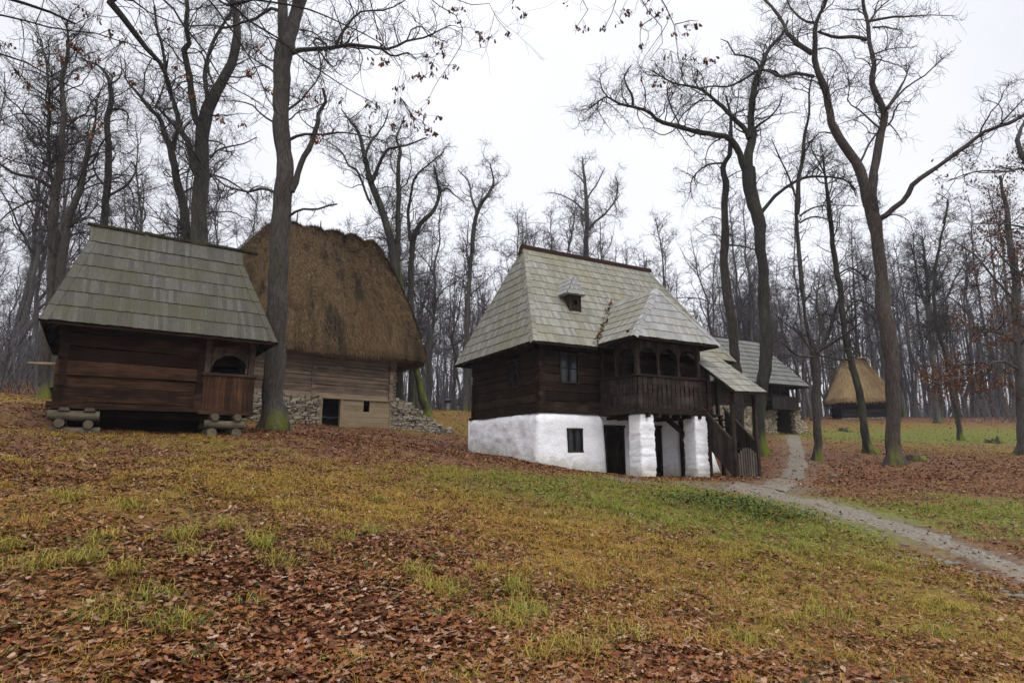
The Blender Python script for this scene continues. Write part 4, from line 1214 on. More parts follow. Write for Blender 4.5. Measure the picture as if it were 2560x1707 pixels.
def barn():
    pr = np.random.default_rng(41)
    root = root_at('thatched_barn', BF, 2.85, 'old barn with towering brown thatch roof, weathered logs and dry stone base', 'barn')
    off = root['_off']
    L, D = 8.2, 5.6
    mb = MB(off)
    log_wall(mb, (-L, 0), (.15, 0), -.05, 2.6, 14, .2, [], pr, .18, .014)
    log_wall(mb, (0, 0), (0, D), -.05, 2.6, 12, .2, [], pr, .28, .02); log_wall(mb, (0, D), (-L, D), -.05, 2.6, 9, .2, [], pr, .2); log_wall(mb, (-L, D), (-L, 0), -.05, 2.6, 9, .2, [], pr, .2)
    for z_ in np.arange(.05, 2.0, .30): mb.box((-4.27, -.05, z_), (-4.05, .02, z_ + .16), .01)
    mb.build('log_wall', M['barn_log'], root)
    d0, d1, pr1 = -3.68, -2.78, .02
    mb = MB(off)
    mb.box((d0 - .16, -.10, -1.7), (d0, .1, -.10)); mb.box((d1, -.10, -1.7), (d1 + .14, .1, -.12)); mb.box((d0 - .2, -.13, -.12), (pr1 + .05, .1, .0)); mb.box((pr1 - .13, -.10, -1.75), (pr1 + .03, .1, -.12))
    fr = mb.build('cellar_frame', M['barn_plank'], root)
    mb = MB(off)
    hole = (-1.55, -1.22, -.55, -.32)
    ph = (1.62) / 6
    for r_ in range(6):
        za, zb = -1.75 + r_ * ph + .004, -1.75 + (r_ + 1) * ph - .004
        cuts = [(d1 + .14, pr1 - .13)]
        if za < hole[3] and zb > hole[2]: cuts = [(d1 + .14, hole[0]), (hole[1], pr1 - .13)]
        for (c0, c1) in cuts: mb.box((c0, -.05 + pr.normal(0, .004), za), (c1, .02, zb), .003)
    mb.build('plank_panel', M['barn_plank'], root)
    mb = MB(off); mb.box((d0, 3.5, -1.9), (pr1, 3.55, -.1)); mb.box((d0 - .05, .1, -1.9), (d0, 3.5, -.1)); mb.box((d0, .1, -.12), (pr1, 3.5, -.06)); mb.box((pr1, .1, -1.9), (pr1 + .04, 3.5, -.1)); mb.box((d0, .25, -1.95), (pr1, 3.5, -1.62)); mb.build('cellar_room', M['dark'], root)  # near-black room set deep so the doorway reads as shade
    mb = MB(off); mb.tube([(d0, -.02, -.98), (-3.2, -.02, -1.04), (d1, -.02, -.97)], [.008] * 3, 5); mb.build('chain', M['grey_post'], root)
    # stone base
    mb = MB(off)
    stone_patch(mb, -L - .1, d0 - .16, lambda u: -1.75, lambda u: -.02, -.1, .16, pr)
    st = mb.build('stone_base', M['field_stone'], root, smooth=False)
    mb = MB(off)
    zt = lambda u: (.10 - 1.66 * max(0, u - .45) / 3.6)
    stone_patch(mb, .03, 4.0, lambda u: -1.9, zt, -.1, .16, pr, .06, .19, .12, .55)
    sb = mb.build('stone_buttress', M['field_stone'], root, smooth=False)
    mb = MB(off)
    mb.box((-L, .02, -1.9), (d0 - .16, .5, -.03)); mb.box((-L, .5, -1.9), (d0 - .1, D, -.06))
    mb.build('wall_core', M['mortar'], st)
    mb = MB(off); mb.prism([(.03, .0, -2.0), (4.0, .0, -2.0), (3.95, .0, -1.62), (.45, .0, .02), (.03, .0, .04)], (0, .7, 0))
    mb.build('wall_core', M['mortar'], sb)
    th = thatch_roof(root, 'thatch_roof', M['thatch'], -9.7, 2.35, -.95, 6.7, -4.35, -1.25, 2.8, 2.30, 9.0, 1.2, 110000, pr, bl=(.10, .30), bumps_=2.8, power=1.32, fringe=12000, bw=.0095, topr=.85, spread=.38)
    for i, u in enumerate((-4.5, -3.2, -2.1, -.9)):
        mb = MB(off); mb.tube([(u, 2.8, 8.2), (u + .02, 2.8, 9.4), (u + .03, 2.8, 10.0 - .18 * i)], [.05, .045, .02], 6); mb.build('ridge_pole', M['gate_grey'], th)
barn()

def far_house():
    pr = np.random.default_rng(51)
    root = root_at('stone_base_house', GF, 3.12, 'dark log house on a pale stone base with grey shingle roof at the path end', 'house')
    off = root['_off']
    mb = MB(off)
    log_wall(mb, (-7.5, .9), (-2.9, .9), .0, 2.3, 8, .2, [], pr, .1); log_wall(mb, (-2.9, .9), (.2, .9), .0, 2.3, 8, .2, [], pr, .05)
    log_wall(mb, (.2, .9), (.2, 5), 0, 2.3, 8, .2, [], pr, .1); log_wall(mb, (-7.5, 5), (-7.5, .9), 0, 2.3, 8, .2, [], pr, .1); log_wall(mb, (.2, 5), (-7.5, 5), 0, 2.3, 8, .2, [], pr, .1)
    mb.build('log_wall', M['far_log'], root)
    mb = MB(off); n = 14
    for i in range(n): mb.box((-2.88 + 2.88 * i / n + .006, -.03, .02), (-2.88 + 2.88 * (i + 1) / n - .006, .0, .74))
    mb.box((-2.95, -.07, .74), (.08, .06, .82)); mb.box((-2.95, -.06, -.12), (.08, .9, .02)); mb.box((-.02, .06, .02), (.03, .9, .78))
    mb.build('gallery_railing', M['far_log'], root)
    for u in (-2.9, -1.95, -1.0, -.06):
        mb = MB(off); mb.box((u - .06, -.02, .8), (u + .06, .1, 1.75)); mb.build('post', M['far_log'], root)
    mb = MB(off); arch_panel(mb, (0, .0), (1, 0), 0, 1.72, [(-2.84, -2.01, 1.28), (-1.89, -1.06, 1.28), (-.94, -.12, 1.28)], .05, (0, 1)); mb.box((-2.96, -.04, 1.70), (.06, .1, 1.84)); mb.build('arch_board', M['far_log'], root)
    E = [(-8.3, -.45, 1.58), (.75, -.45, 1.58), (.75, 5.8, 1.58), (-8.3, 5.8, 1.58)]; yr = 2.6
    R1, R2 = (-6.6, yr, 5.25), (-.75, yr, 5.25)
    mb = MB(off)
    shingles(mb, E[0], E[1], R2, R1, 10, .2, pr, .025, .05); shingles(mb, E[1], E[2], R2, R2, 10, .25, pr); shingles(mb, E[3], E[0], R1, R1, 10, .25, pr)
    shingles(mb, E[2], E[3], R1, R2, 10, .3, pr)
    rf = mb.build('roof', M['far_shingle'], root)
    mb = MB(off); dz = np.array((0, 0, -.03))
    for P in ((E[0], E[1], R2, R1), (E[3], E[0], R1), (E[1], E[2], R2), (E[2], E[3], R1, R2)): mb.prism([np.array(p) + dz for p in P], (0, 0, -.06))
    mb.build('roof_frame', M['far_log'], rf)
    mb = MB(off); mb.bar((-6.7, yr, 5.30), (-.65, yr, 5.30), .1, .1); mb.build('ridge_board', M['far_log'], rf)
    mb = MB(off)
    stone_patch(mb, -7.6, -1.45, lambda u: -1.95, lambda u: -.0, .85, .16, pr, .10, .2, .2, .5)
    st = mb.build('stone_base', M['pale_stone'], root, smooth=False)
    mb = MB(off)
    stone_patch(mb, -.15, .45, lambda u: -1.95, lambda u: -.02, .30, .3, pr, .12, .2, .2, .4)
    mb.build('stone_pier', M['pale_stone'], root, smooth=False)
    mb = MB(off)
    stone_patch(mb, .45, 2.4, lambda u: -2.0, lambda u: -.2 - .65 * max(0, u - .5), .9, .3, pr, .12, .22, .2, .5)
    mb.build('stone_buttress', M['pale_stone'], root, smooth=False)
    mb = MB(off); mb.box((-7.5, .95, -2.1), (-1.45, 1.6, -.02)); mb.box((-.1, .40, -2.1), (.42, 2.8, -.04)); mb.box((-7.5, 2.8, -2.1), (.3, 5, -.04)); mb.box((-1.5, 1.6, -2.1), (-1.4, 2.8, -.04)); mb.prism([(.42, 1.0, -2.1), (2.4, 1.0, -2.1), (2.3, 1.0, -1.5), (.5, 1.0, -.3)], (0, 1.2, 0)); mb.build('wall_core', M['mortar'], st)
    window(root, 'window', ((-4.05, .86, -1.05), (1, 0, 0), (0, -1, 0), .45, .7), M['far_log'], bars=(1, 1))
    mb = MB(off); mb.box((-2.9, .9, -.1), (.2, 5, -.03)); mb.build('floor', M['dark'], root)
    mb = MB(off); mb.box((-.05, -.06, .12), (.12, -.035, .40)); mb.build('notice', M['plaster'], root)
far_house()

def hut():
    pr = np.random.default_rng(61)
    root = root_at('thatched_hut', CF, 4.9, 'small dark log hut with steep golden thatch roof at the meadow edge', 'hut')
    off = root['_off']
    mb = MB(off)
    for a, b in (((-1.9, -1.7), (1.9, -1.7)), ((1.9, -1.7), (1.9, 1.7)), ((1.9, 1.7), (-1.9, 1.7)), ((-1.9, 1.7), (-1.9, -1.7))): log_wall(mb, a, b, .05, 2.0, 8, .18, [], pr, .16, .03)
    mb.build('log_wall', M['hut_log'], root)
    mb = MB(off)
    stone_patch(mb, -2.0, 2.0, lambda u: -.5, lambda u: .08, -1.85, .2, pr, .12, .2, .2, .5); mb.build('stone_base', M['field_stone'], root, smooth=False)
    mb = MB(off); mb.box((-1.7, -1.5, -.5), (1.7, 1.5, .1)); mb.build('floor', M['dark'], root)
    thatch_roof(root, 'thatch_roof', M['hut_thatch'], -2.75, 2.75, -2.6, 2.6, -.22, .22, 0.0, 1.75, 5.75, .8, 14000, pr, (.3, .7), .3, 0, 1.02, 4000, bw=.022)
hut()
# ------------------------------------------------------------------ trees
CROPS = {'A': (0, 0, .3954), 'B': (600, 0, .39545), 'C': (1300, 0, .40816), 'D': (1760, 0, .44643), 'G': (1800, 500, .44653), 'V': (0, 0, 1.0884), 'P': (0, 0, 1.0), 'H': (1460, 680, .35714)}

def cam_depth(p): return p[1] * CP + (p[2] - EYE) * SP

def resample(P, Rr, n):
    W = smooth_line(np.concatenate([P, Rr[:, None] * 1.0], 1), n)
    return W[:, :3], np.maximum(W[:, 3], .004)

def grow(p0, d0, L, n, wig, up, g):
    B = len(p0); P = np.zeros((B, n, 3)); P[:, 0] = p0; d = d0.copy(); st = (L / (n - 1))[:, None]
    curl = g.normal(0, wig * .5, (B, 3))
    for i in range(1, n):
        d = d + g.normal(0, wig, (B, 3)) + curl; d[:, 2] += up
        d /= np.linalg.norm(d, axis=1, keepdims=True)
        P[:, i] = P[:, i - 1] + d * st
    return P

def spawn(P, Rr, dens, t0, lfun, rfac, n, wig, up, g, ang=(55, 14), nmax=None, rmin=.003, taper=.45):
    B, m, _ = P.shape
    seg = np.linalg.norm(np.diff(P, axis=1), axis=2); Lb = seg.sum(1)
    cnt = g.poisson(np.maximum(dens * Lb * (1 - t0), 0))
    idx = np.repeat(np.arange(B), cnt)
    if nmax and len(idx) > nmax: idx = np.sort(g.choice(idx, nmax, replace=False))
    K = len(idx)
    if K == 0: return None
    tt0 = np.asarray(t0) if np.ndim(t0) else np.full(B, t0)
    t_ = tt0[idx] + (1 - tt0[idx]) * g.uniform(0, 1, K) ** .85
    f = t_ * (m - 1); i = np.minimum(f.astype(int), m - 2); u = (f - i)[:, None]
    pos = P[idx, i] * (1 - u) + P[idx, i + 1] * u
    tan = P[idx, i + 1] - P[idx, i]; tan /= np.linalg.norm(tan, axis=1, keepdims=True) + 1e-9
    rr = Rr[idx, i] * (1 - u[:, 0]) + Rr[idx, i + 1] * u[:, 0]
    pv = np.cross(tan, g.normal(0, 1, (K, 3))); pv /= np.linalg.norm(pv, axis=1, keepdims=True) + 1e-9
    a = np.radians(g.normal(ang[0], ang[1], K))[:, None]
    d = tan * np.cos(a) + pv * np.sin(a); d[:, 2] += up * 2; d /= np.linalg.norm(d, axis=1, keepdims=True)
    L = lfun(Lb[idx], t_, K)
    r0 = np.maximum(np.minimum(rr * .75, rfac * L + .0015), rmin)
    C = grow(pos, d, L, n, wig, up, g)
    Rc = r0[:, None] * np.linspace(1, taper, n)[None]
    return C, Rc

def crown_levels(P, Rr, t0, g, d1=2.2, d2=3.2, d3=6.5, l1=.42, cap=3.2, wig=.31, up=.05, n3=4200, tw=.0058, k3=3, leaf=None, ang=(55, 14)):
    """three orders of branching on the limbs P (B,n,3)"""
    out = []
    s1 = spawn(P, Rr, d1, t0, lambda Lb, t_, K: np.minimum(Lb * l1, cap) * g.uniform(.35, 1.0, K) * (1.15 - .5 * t_), .0145, 11, wig, up, g, ang=ang, rmin=.011, taper=.28)
    if s1 is None: return out
    out.append((s1[0], s1[1], 5))
    s2 = spawn(s1[0], s1[1], d2, .15, lambda Lb, t_, K: (Lb * .55 * (1.1 - .5 * t_) * g.uniform(.4, 1.0, K)).clip(.3, 1.7), .0105, 7, wig * 1.15, up, g, nmax=int(n3 * .45), rmin=tw * 1.4, taper=.4)
    if s2 is None: return out
    out.append((s2[0], s2[1], 4))
    s3 = spawn(s2[0], s2[1], d3, .1, lambda Lb, t_, K: g.uniform(.22, .8, K), .007, 5, wig, up, g, nmax=n3, rmin=tw, taper=.55)
    if s3 is not None: out.append((s3[0], s3[1], k3))
    return out

def leaf_quads(pos, size, g, droop=.7):
    """one lobed hanging leaf per position"""
    K = len(pos)
    d = np.stack([g.normal(0, .5, K), g.normal(0, .5, K), -np.abs(g.normal(droop, .3, K))], 1); d /= np.linalg.norm(d, axis=1, keepdims=True)
    s = np.cross(d, g.normal(0, 1, (K, 3))); s /= np.linalg.norm(s, axis=1, keepdims=True)
    nrm = np.cross(d, s)
    L = size * g.uniform(.7, 1.3, K)
    prof = [(0, .03), (.2, .20), (.32, .12), (.5, .30), (.62, .18), (.8, .26), (1.0, .02)]
    V = np.zeros((K, len(prof) * 3, 3))
    for i, (a, w) in enumerate(prof):
        c = pos + d * (a * L)[:, None] + nrm * (L * .25 * (a - .5) ** 2)[:, None]
        V[:, i * 3] = c - s * (w * L)[:, None] + nrm * (L * .10 * w * 2)[:, None]; V[:, i * 3 + 1] = c; V[:, i * 3 + 2] = c + s * (w * L)[:, None] + nrm * (L * .10 * w * 2)[:, None]
    m = len(prof); q = []
    for i in range(m - 1):
        for j in (0, 1): q.append((i * 3 + j, i * 3 + j + 1, i * 3 + j + 4, i * 3 + j + 3))
    Q = (np.arange(K)[:, None, None] * (m * 3) + np.array(q)[None]).reshape(-1, 4)
    return V.reshape(-1, 3), Q

def build_tree(name, base, limbs, label, g, bark, cat='tree', group=None, twig=None, n_pts=26, k=12, leaves=0, leaf_mat=None, leaf_size=.1, leaf_pick=None, **kw):
    """limbs: list of (P(m,3), R(m), t0) in world space; first one is the trunk"""
    base = np.array(base, float)
    root = empty(name, base)
    tag(root, label, cat, group)
    mb = MB(); LP, LR, LT = [], [], []
    for li, (P, Rr, t0) in enumerate(limbs):
        L = np.linalg.norm(np.diff(P, axis=0), axis=1).sum()
        n = max(8, min(46, int(L / .35)))
        p, r = resample(P, Rr, n)
        w_ = g.normal(0, 1, (n, 3)); w_ = (w_ + np.roll(w_, 1, 0) + np.roll(w_, -1, 0)) / 3; w_[0] = 0
        p = p + w_ * np.minimum(r * .55, .05)[:, None]
        r = r * (1 + g.normal(0, .045, n))
        V, Q = tubes(p[None], r[None], k if li == 0 else 9)
        if li == 0:          # buttressed, lobed foot and slightly fluted bole
            V = V.reshape(n, k, 3)
            ph = g.uniform(0, 6.3); aa = np.linspace(0, 2 * np.pi, k, endpoint=False)
            hgt_ = np.clip(1 - (p[:, 2] - base[2]) / .75, 0, 1) ** 2
            lob = 1 + (.30 + .28 * np.cos(aa * 4 + ph)[None] + .18 * np.cos(aa * 3 + 2 * ph)[None]) * hgt_[:, None] + .05 * np.cos(aa * 3 + ph)[None] * np.ones((n, 1))
            c = p[:, None, :]
            V = (c + (V - c) * lob[..., None]).reshape(-1, 3)
        mb.add(V - base, Q)
        pn, rn = resample(P, Rr, 24); LP.append(pn); LR.append(rn); LT.append(t0)
    mb.build('trunk', bark, root, smooth=True)
    lv = crown_levels(np.array(LP), np.array(LR), np.array(LT), g, **kw)
    mb = MB()
    for P, Rr, kk in lv:
        V, Q = tubes(P, Rr, kk); mb.add(V - base, Q)
    mb.build('crown', twig or M['twig'], root, smooth=True)
    if leaves and len(lv) > 2:
        tips = lv[2][0].reshape(-1, 3)
        if leaf_pick is not None: tips = tips[leaf_pick(tips)]
        if len(tips):
            pos = tips[g.integers(0, len(tips), leaves)] + g.normal(0, .05, (leaves, 3))
            V, Q = leaf_quads(pos, leaf_size, g); mb = MB(); mb.add(V - base, Q)
            mb.build('withered_leaves', leaf_mat, root)
    return root

def traced(crop, pts, Y, dy=0.0, t0=.1, ws=1.0):
    ox, oy, s = CROPS[crop]
    n = len(pts); P = []; Rr = []
    for i, q in enumerate(pts):
        f = i / (n - 1)
        w = q[2] if len(q) > 2 else None
        p = at(ox + q[0] * s, oy + q[1] * s, Y + dy * f ** 1.3)
        P.append(p); Rr.append(ws * w * s / 2 * cam_depth(p) / FPX)
    return np.array(P), np.array(Rr), t0
def tw(pts, w0, w1):
    n = len(pts); return [(x, y, w0 + (w1 - w0) * i / (n - 1)) for i, (x, y) in enumerate(pts)]
def to_ground(limb, drop=.35):
    """lead the trunk's first point down into the terrain"""
    P, Rr, t0 = limb
    p = P[0]; z = hz(p[0], p[1])
    if p[2] > z + .15:       # foot hidden behind something: carry the trunk down to the soil
        d = P[0] - P[1]; k_ = min((p[2] - z) / max(-d[2], .3), 8) if d[2] < 0 else 0
        b = p + d * 0 ; b = np.array([p[0] + d[0] * k_ * .5, p[1], z])
        P = np.concatenate([[b - (0, 0, drop)], [b + (0, 0, .05)], P]); Rr = np.concatenate([[Rr[0] * 1.25], [Rr[0] * 1.18], Rr])
        base = b
    else:
        base = np.array([p[0], p[1], z]); P = P.copy(); P[0] = base
        P = np.concatenate([[base - (0, 0, drop)], P]); Rr = np.concatenate([[Rr[0] * 1.1], Rr])
    return (P, Rr, t0), base

def main_tree(name, Y, limbs, label, bark, seed, ws=.94, **kw):
    """limbs: (crop, pts, dy, t0)"""
    g = np.random.default_rng(seed)
    LB = [traced(c, p, Y, dy, t0, ws) for (c, p, dy, t0) in limbs]
    LB[0], base = to_ground(LB[0])
    return build_tree(name, base, LB, label, g, bark, k=18, **kw)

# tall straight tree between storehouse and barn
main_tree('tall_tree', 20.5, [
    ('V', [(624, 990, 60), (627, 940, 54), (629, 900, 50), (632, 800, 47), (635, 700, 46), (637, 600, 45), (646, 500, 44), (652, 430, 43), (655, 390, 42), (650, 330, 38), (647, 270, 37), (645, 200, 39), (650, 150, 42), (657, 105, 46)], 0, .75),
    ('V', [(653, 130, 26), (649, 70, 24), (648, 0, 23), (650, -80, 20), (640, -200, 15), (620, -300, 9)], -1, .2),
    ('V', [(662, 118, 34), (672, 60, 32), (688, 0, 30), (700, -80, 26), (715, -220, 18), (760, -330, 9)], .8, .2),
    ('A', tw([(1840, 1210), (1880, 1120), (1920, 1000), (1960, 920), (2000, 800), (2010, 720), (2060, 640), (2040, 560)], 46, 18), 1.0, .5),
    ('B', tw([(330, 335), (420, 322), (500, 310), (620, 300), (740, 295), (880, 305), (960, 310), (1060, 260), (1160, 240), (1250, 200), (1330, 160)], 34, 6), -2.5, .1),
    ('B', tw([(890, 306), (940, 350), (1000, 355), (1060, 335), (1110, 370)], 18, 6), -1.5, .1),
    ('B', tw([(605, 300), (640, 210), (700, 130), (760, 75), (900, 65), (1000, 30), (1080, -30)], 20, 6), -1.0, .1),
    ('A', tw([(1765, 70), (1700, 60), (1620, 120), (1530, 140), (1440, 180), (1330, 160), (1180, 165)], 24, 8), 1.5, .1),
    ('A', tw([(1750, 1225), (1700, 1200), (1640, 1190), (1580, 1215), (1450, 1190), (1380, 1140), (1300, 1060)], 24, 8), 1.5, .1),
    ('A', tw([(1830, 1365), (1900, 1330), (2000, 1330), (2060, 1305), (2130, 1290)], 18, 10), -.8, .3),
    ('A', tw([(1740, 780), (1650, 720), (1600, 670), (1500, 640), (1380, 640)], 14, 5), -1.5, .1),
    ('A', tw([(1815, 700), (1900, 640), (1940, 590), (2010, 500), (2040, 400)], 18, 6), 1.2, .1),
    ('A', tw([(1830, 885), (1920, 850), (2040, 855), (2160, 835), (2300, 860), (2450, 900)], 22, 6), -1.8, .1),
    ('A', tw([(1745, 480), (1700, 430), (1640, 400), (1560, 340), (1510, 270)], 14, 5), 1.2, .1),
    ('B', tw([(380, 190), (450, 200), (520, 260), (560, 400), (640, 480)], 12, 4), -2, .1)],
    'tall straight bare tree with mossy roots between the storehouse and the thatched barn', M['bark'], 101, d1=3.77, d2=4.8, n3=20280, cap=3.4)

main_tree('forked_oak', 24.0, [
    ('A', [(1275, 1640, 112), (1270, 1530, 108), (1265, 1300, 95), (1275, 1050, 90), (1290, 820, 88), (1330, 650, 72), (1400, 530, 64), (1470, 400, 58), (1503, 250, 54), (1490, 130, 48), (1470, 0, 40), (1480, -160, 30), (1440, -330, 16)], .8, .35),
    ('A', [(1265, 800, 50), (1240, 760, 46), (1215, 600, 42), (1195, 450, 38), (1175, 330, 36), (1200, 280, 32), (1185, 180, 30), (1190, 60, 26), (1170, -80, 18), (1200, -220, 10)], -1.5, .2),
    ('A', tw([(1312, 640), (1305, 540), (1300, 430), (1330, 310), (1390, 200), (1450, 100), (1520, 20)], 34, 12), 1.6, .1),
    ('A', tw([(1240, 1100), (1225, 1040), (1190, 900), (1150, 850), (1110, 720), (1075, 600), (1050, 500), (1040, 400), (1020, 280), (990, 180), (980, 40)], 46, 10), -1.5, .2),
    ('A', tw([(1330, 1000), (1360, 960), (1440, 930), (1540, 910), (1620, 870)], 16, 6), -1.2, .1),
    ('A', tw([(1320, 1100), (1420, 1130), (1520, 1190), (1600, 1250), (1630, 1330)], 14, 5), .8, .1)],
    'large forked oak with green moss rising behind the storehouse roof', M['bark_dark'], 102, d1=3.77, d2=4.8, n3=17940, cap=3.6)

main_tree('crooked_oak', 25.0, [
    ('A', [(1185, 1600, 62), (1178, 1500, 58), (1150, 1280, 54), (1110, 1080, 48), (1085, 930, 42), (1040, 850, 34), (1000, 740, 30), (930, 680, 27), (890, 620, 22), (840, 560, 16), (780, 480, 8)], -1, .4),
    ('A', tw([(1100, 940), (1115, 850), (1100, 800), (1020, 700), (990, 660), (1020, 580), (1050, 500)], 26, 8), 1.2, .1),
    ('A', tw([(890, 620), (910, 560), (920, 450), (960, 380)], 14, 5), 1.0, .1),
    ('A', tw([(1140, 1230), (1220, 1180), (1330, 1120), (1430, 1020)], 16, 5), 1.5, .1)],
    'slender crooked oak leaning left just beside the forked oak', M['bark_dark'], 103, d1=4.15, d2=4.8, n3=11700, cap=3.0)

main_tree('twisted_tree', 28.0, [
    ('A', [(655, 1560, 48), (655, 1440, 46), (665, 1250, 44), (690, 1000, 40), (685, 900, 38), (680, 750, 36), (710, 620, 30), (690, 520, 24), (640, 430, 18), (560, 390, 12), (500, 380, 6)], 1, .3),
    ('A', tw([(695, 690), (760, 690), (810, 720), (800, 790)], 18, 8), -.8, .1),
    ('A', tw([(690, 530), (740, 510), (770, 450), (760, 360)], 16, 5), .8, .1),
    ('A', tw([(665, 1250), (720, 1220), (800, 1170), (860, 1080), (830, 1020)], 20, 8), 1, .1),
    ('A', tw([(670, 1180), (620, 1120), (590, 1050), (600, 980)], 16, 6), 1, .1)],
    'thin twisting tree above the left gable of the storehouse', M['bark_dark'], 104, d1=4.90, d2=4.8, n3=13260, cap=3.0)

main_tree('twin_beech', 25.0, [
    ('A', [(290, 2450, 72), (300, 2200, 66), (320, 1900, 60), (338, 1600, 56), (340, 1350, 54), (350, 1200, 52), (385, 1050, 42), (400, 900, 36), (400, 700, 32), (400, 500, 26), (430, 300, 18), (420, 150, 9)], 0, .42),
    ('A', [(350, 2450, 66), (360, 2100, 60), (385, 1750, 54), (400, 1560, 50), (430, 1400, 46), (480, 1280, 42), (530, 1050, 34), (560, 900, 26), (600, 780, 16), (620, 600, 8)], -1, .4),
    ('A', tw([(340, 1190), (320, 1100), (310, 1000), (308, 700), (300, 450), (250, 250)], 30, 8), 1, .1),
    ('A', tw([(335, 1195), (280, 1160), (200, 1120), (100, 1100), (0, 1040), (-90, 960)], 30, 12), -2.0, .1),
    ('A', tw([(400, 1030), (300, 940), (220, 900), (150, 800), (60, 700)], 18, 6), 1.2, .1),
    ('A', tw([(520, 1080), (600, 1010), (640, 900), (700, 850)], 16, 5), -1, .1),
    ('A', tw([(545, 900), (480, 800), (430, 720), (330, 640)], 14, 5), .8, .1),
    ('A', tw([(350, 1350), (250, 1260), (150, 1290), (60, 1340), (-40, 1440)], 20, 7), -1.5, .1)],
    'pale twin stemmed tree left of the storehouse roof with steep branches', M['bark'], 105, d1=5.28, d2=4.8, n3=20280, cap=3.8, up=.10, ang=(45, 12))

main_tree('curved_oak', 36.0, [
    ('B', [(975, 1720, 60), (960, 1568, 54), (910, 1380, 48), (860, 1250, 44), (820, 1130, 38), (790, 1000, 32), (770, 920, 26), (740, 830, 20), (690, 760, 13), (640, 690, 7)], 1, .45),
    ('B', tw([(835, 1150), (890, 1020), (930, 950), (1000, 930), (1080, 910), (1180, 870)], 26, 8), -1.5, .1),
    ('B', [(985, 1650, 40), (1000, 1500, 38), (1005, 1250, 34), (1000, 1050, 28), (1010, 950, 22), (990, 870, 14), (1040, 740, 7)], 1.5, .3),
    ('B', tw([(790, 1000), (830, 900), (900, 800), (940, 700)], 20, 7), 1.5, .1),
    ('B', tw([(830, 1290), (740, 1080), (690, 1050), (640, 960), (560, 900)], 18, 6), 1, .1)],
    'curving double stemmed oak behind the right slope of the thatch', M['bark_dark'], 106, d1=4.33, d2=4.8, n3=16380, cap=3.8)

main_tree('bent_oak', 38.0, [
    ('B', [(1085, 2480, 46), (1080, 1900, 42), (1090, 1560, 36), (1110, 1480, 34), (1150, 1400, 30), (1220, 1340, 26), (1262, 1230, 22), (1250, 1130, 16), (1225, 1040, 8)], 1, .4),
    ('B', tw([(1075, 1520), (1060, 1350), (1080, 1260), (1100, 1130), (1180, 1050), (1290, 960)], 24, 7), -1, .1),
    ('B', tw([(1265, 1215), (1310, 1190), (1350, 1230), (1420, 1280)], 16, 6), .8, .1)],
    'bent oak beyond the barn with a sideways elbow near its top', M['bark_dark'], 107, d1=4.52, d2=4.8, n3=11700, cap=3.4)

main_tree('leaning_trunk', 35.0, [
    ('P', [(1067, 1030, 26), (1058, 1000, 22), (1046, 950, 19), (1036, 900, 17), (1026, 840, 15), (1010, 760, 13), (1000, 680, 10), (985, 600, 5)], 1.5, .5)],
    'leaning tree with bright green mossy trunk beside the barn eave', M['bark_mossy'] if 'bark_mossy' in M else M['bark_dark'], 108, d1=4.71, d2=4.8, n3=5850, cap=2.6)

main_tree('two_limbed_oak', 44.0, [
    ('C', [(-330, 2240, 32), (-320, 1900, 30), (-300, 1600, 28), (-260, 1300, 26), (-190, 1180, 20), (-160, 1100, 14), (-185, 1000, 7)], 0, .35),
    ('C', tw([(-262, 1300), (-300, 1210), (-310, 1120), (-380, 1040)], 18, 6), 1, .1)],
    'oak with two open limbs standing in the gap between barn and white house', M['bark_far'], 109, d1=4.52, d2=4.8, n3=10920, cap=3.4, tw=.008)

main_tree('candle_tree', 46.0, [
    ('C', [(405, 1860, 36), (405, 1560, 32), (408, 1300, 28), (405, 1200, 24), (390, 1050, 15), (385, 960, 6)], 0, .3),
    ('C', tw([(425, 1400), (470, 1350), (520, 1310), (580, 1230), (600, 1130), (580, 1080)], 18, 5), 1, .1),
    ('C', tw([(392, 1290), (350, 1250), (300, 1220), (230, 1190), (180, 1180)], 13, 4), -1, .1),
    ('C', tw([(412, 1220), (440, 1170), (470, 1130), (510, 1050), (520, 1030)], 13, 4), -1, .1),
    ('C', tw([(398, 1130), (360, 1080), (300, 1040)], 9, 3), 1, .1)],
    'lone upright tree rising highest above the ridge of the white house', M['bark_far'], 110, d1=4.90, d2=4.8, n3=13260, cap=3.4, tw=.006, up=.08, ang=(48, 12))

main_tree('snaking_tree', 28.0, [
    ('P', [(1852, 1088, 34), (1849, 1070, 31), (1844, 966, 29), (1835, 860, 28), (1821, 751, 27), (1811, 680, 26), (1808, 637, 24), (1811, 571, 22), (1810, 522, 20), (1816, 469, 19), (1808, 428, 17), (1810, 408, 16), (1822, 394, 14), (1826, 350, 12), (1830, 300, 9), (1815, 240, 5)], 0, .55),
    ('C', tw([(1240, 1000), (1150, 1010), (1060, 1085), (1045, 1160), (1060, 1220)], 16, 4), -1.2, .1),
    ('C', tw([(1270, 1090), (1320, 1060), (1370, 1040)], 10, 5), .8, .1),
    ('C', tw([(1275, 1500), (1350, 1505), (1440, 1530), (1520, 1560)], 14, 6), 1, .1)],
    'slim snaking tree trunk seen just past the stair roof', M['bark'], 111, ws=.82, d1=4.15, d2=4.8, n3=9360, cap=2.6)

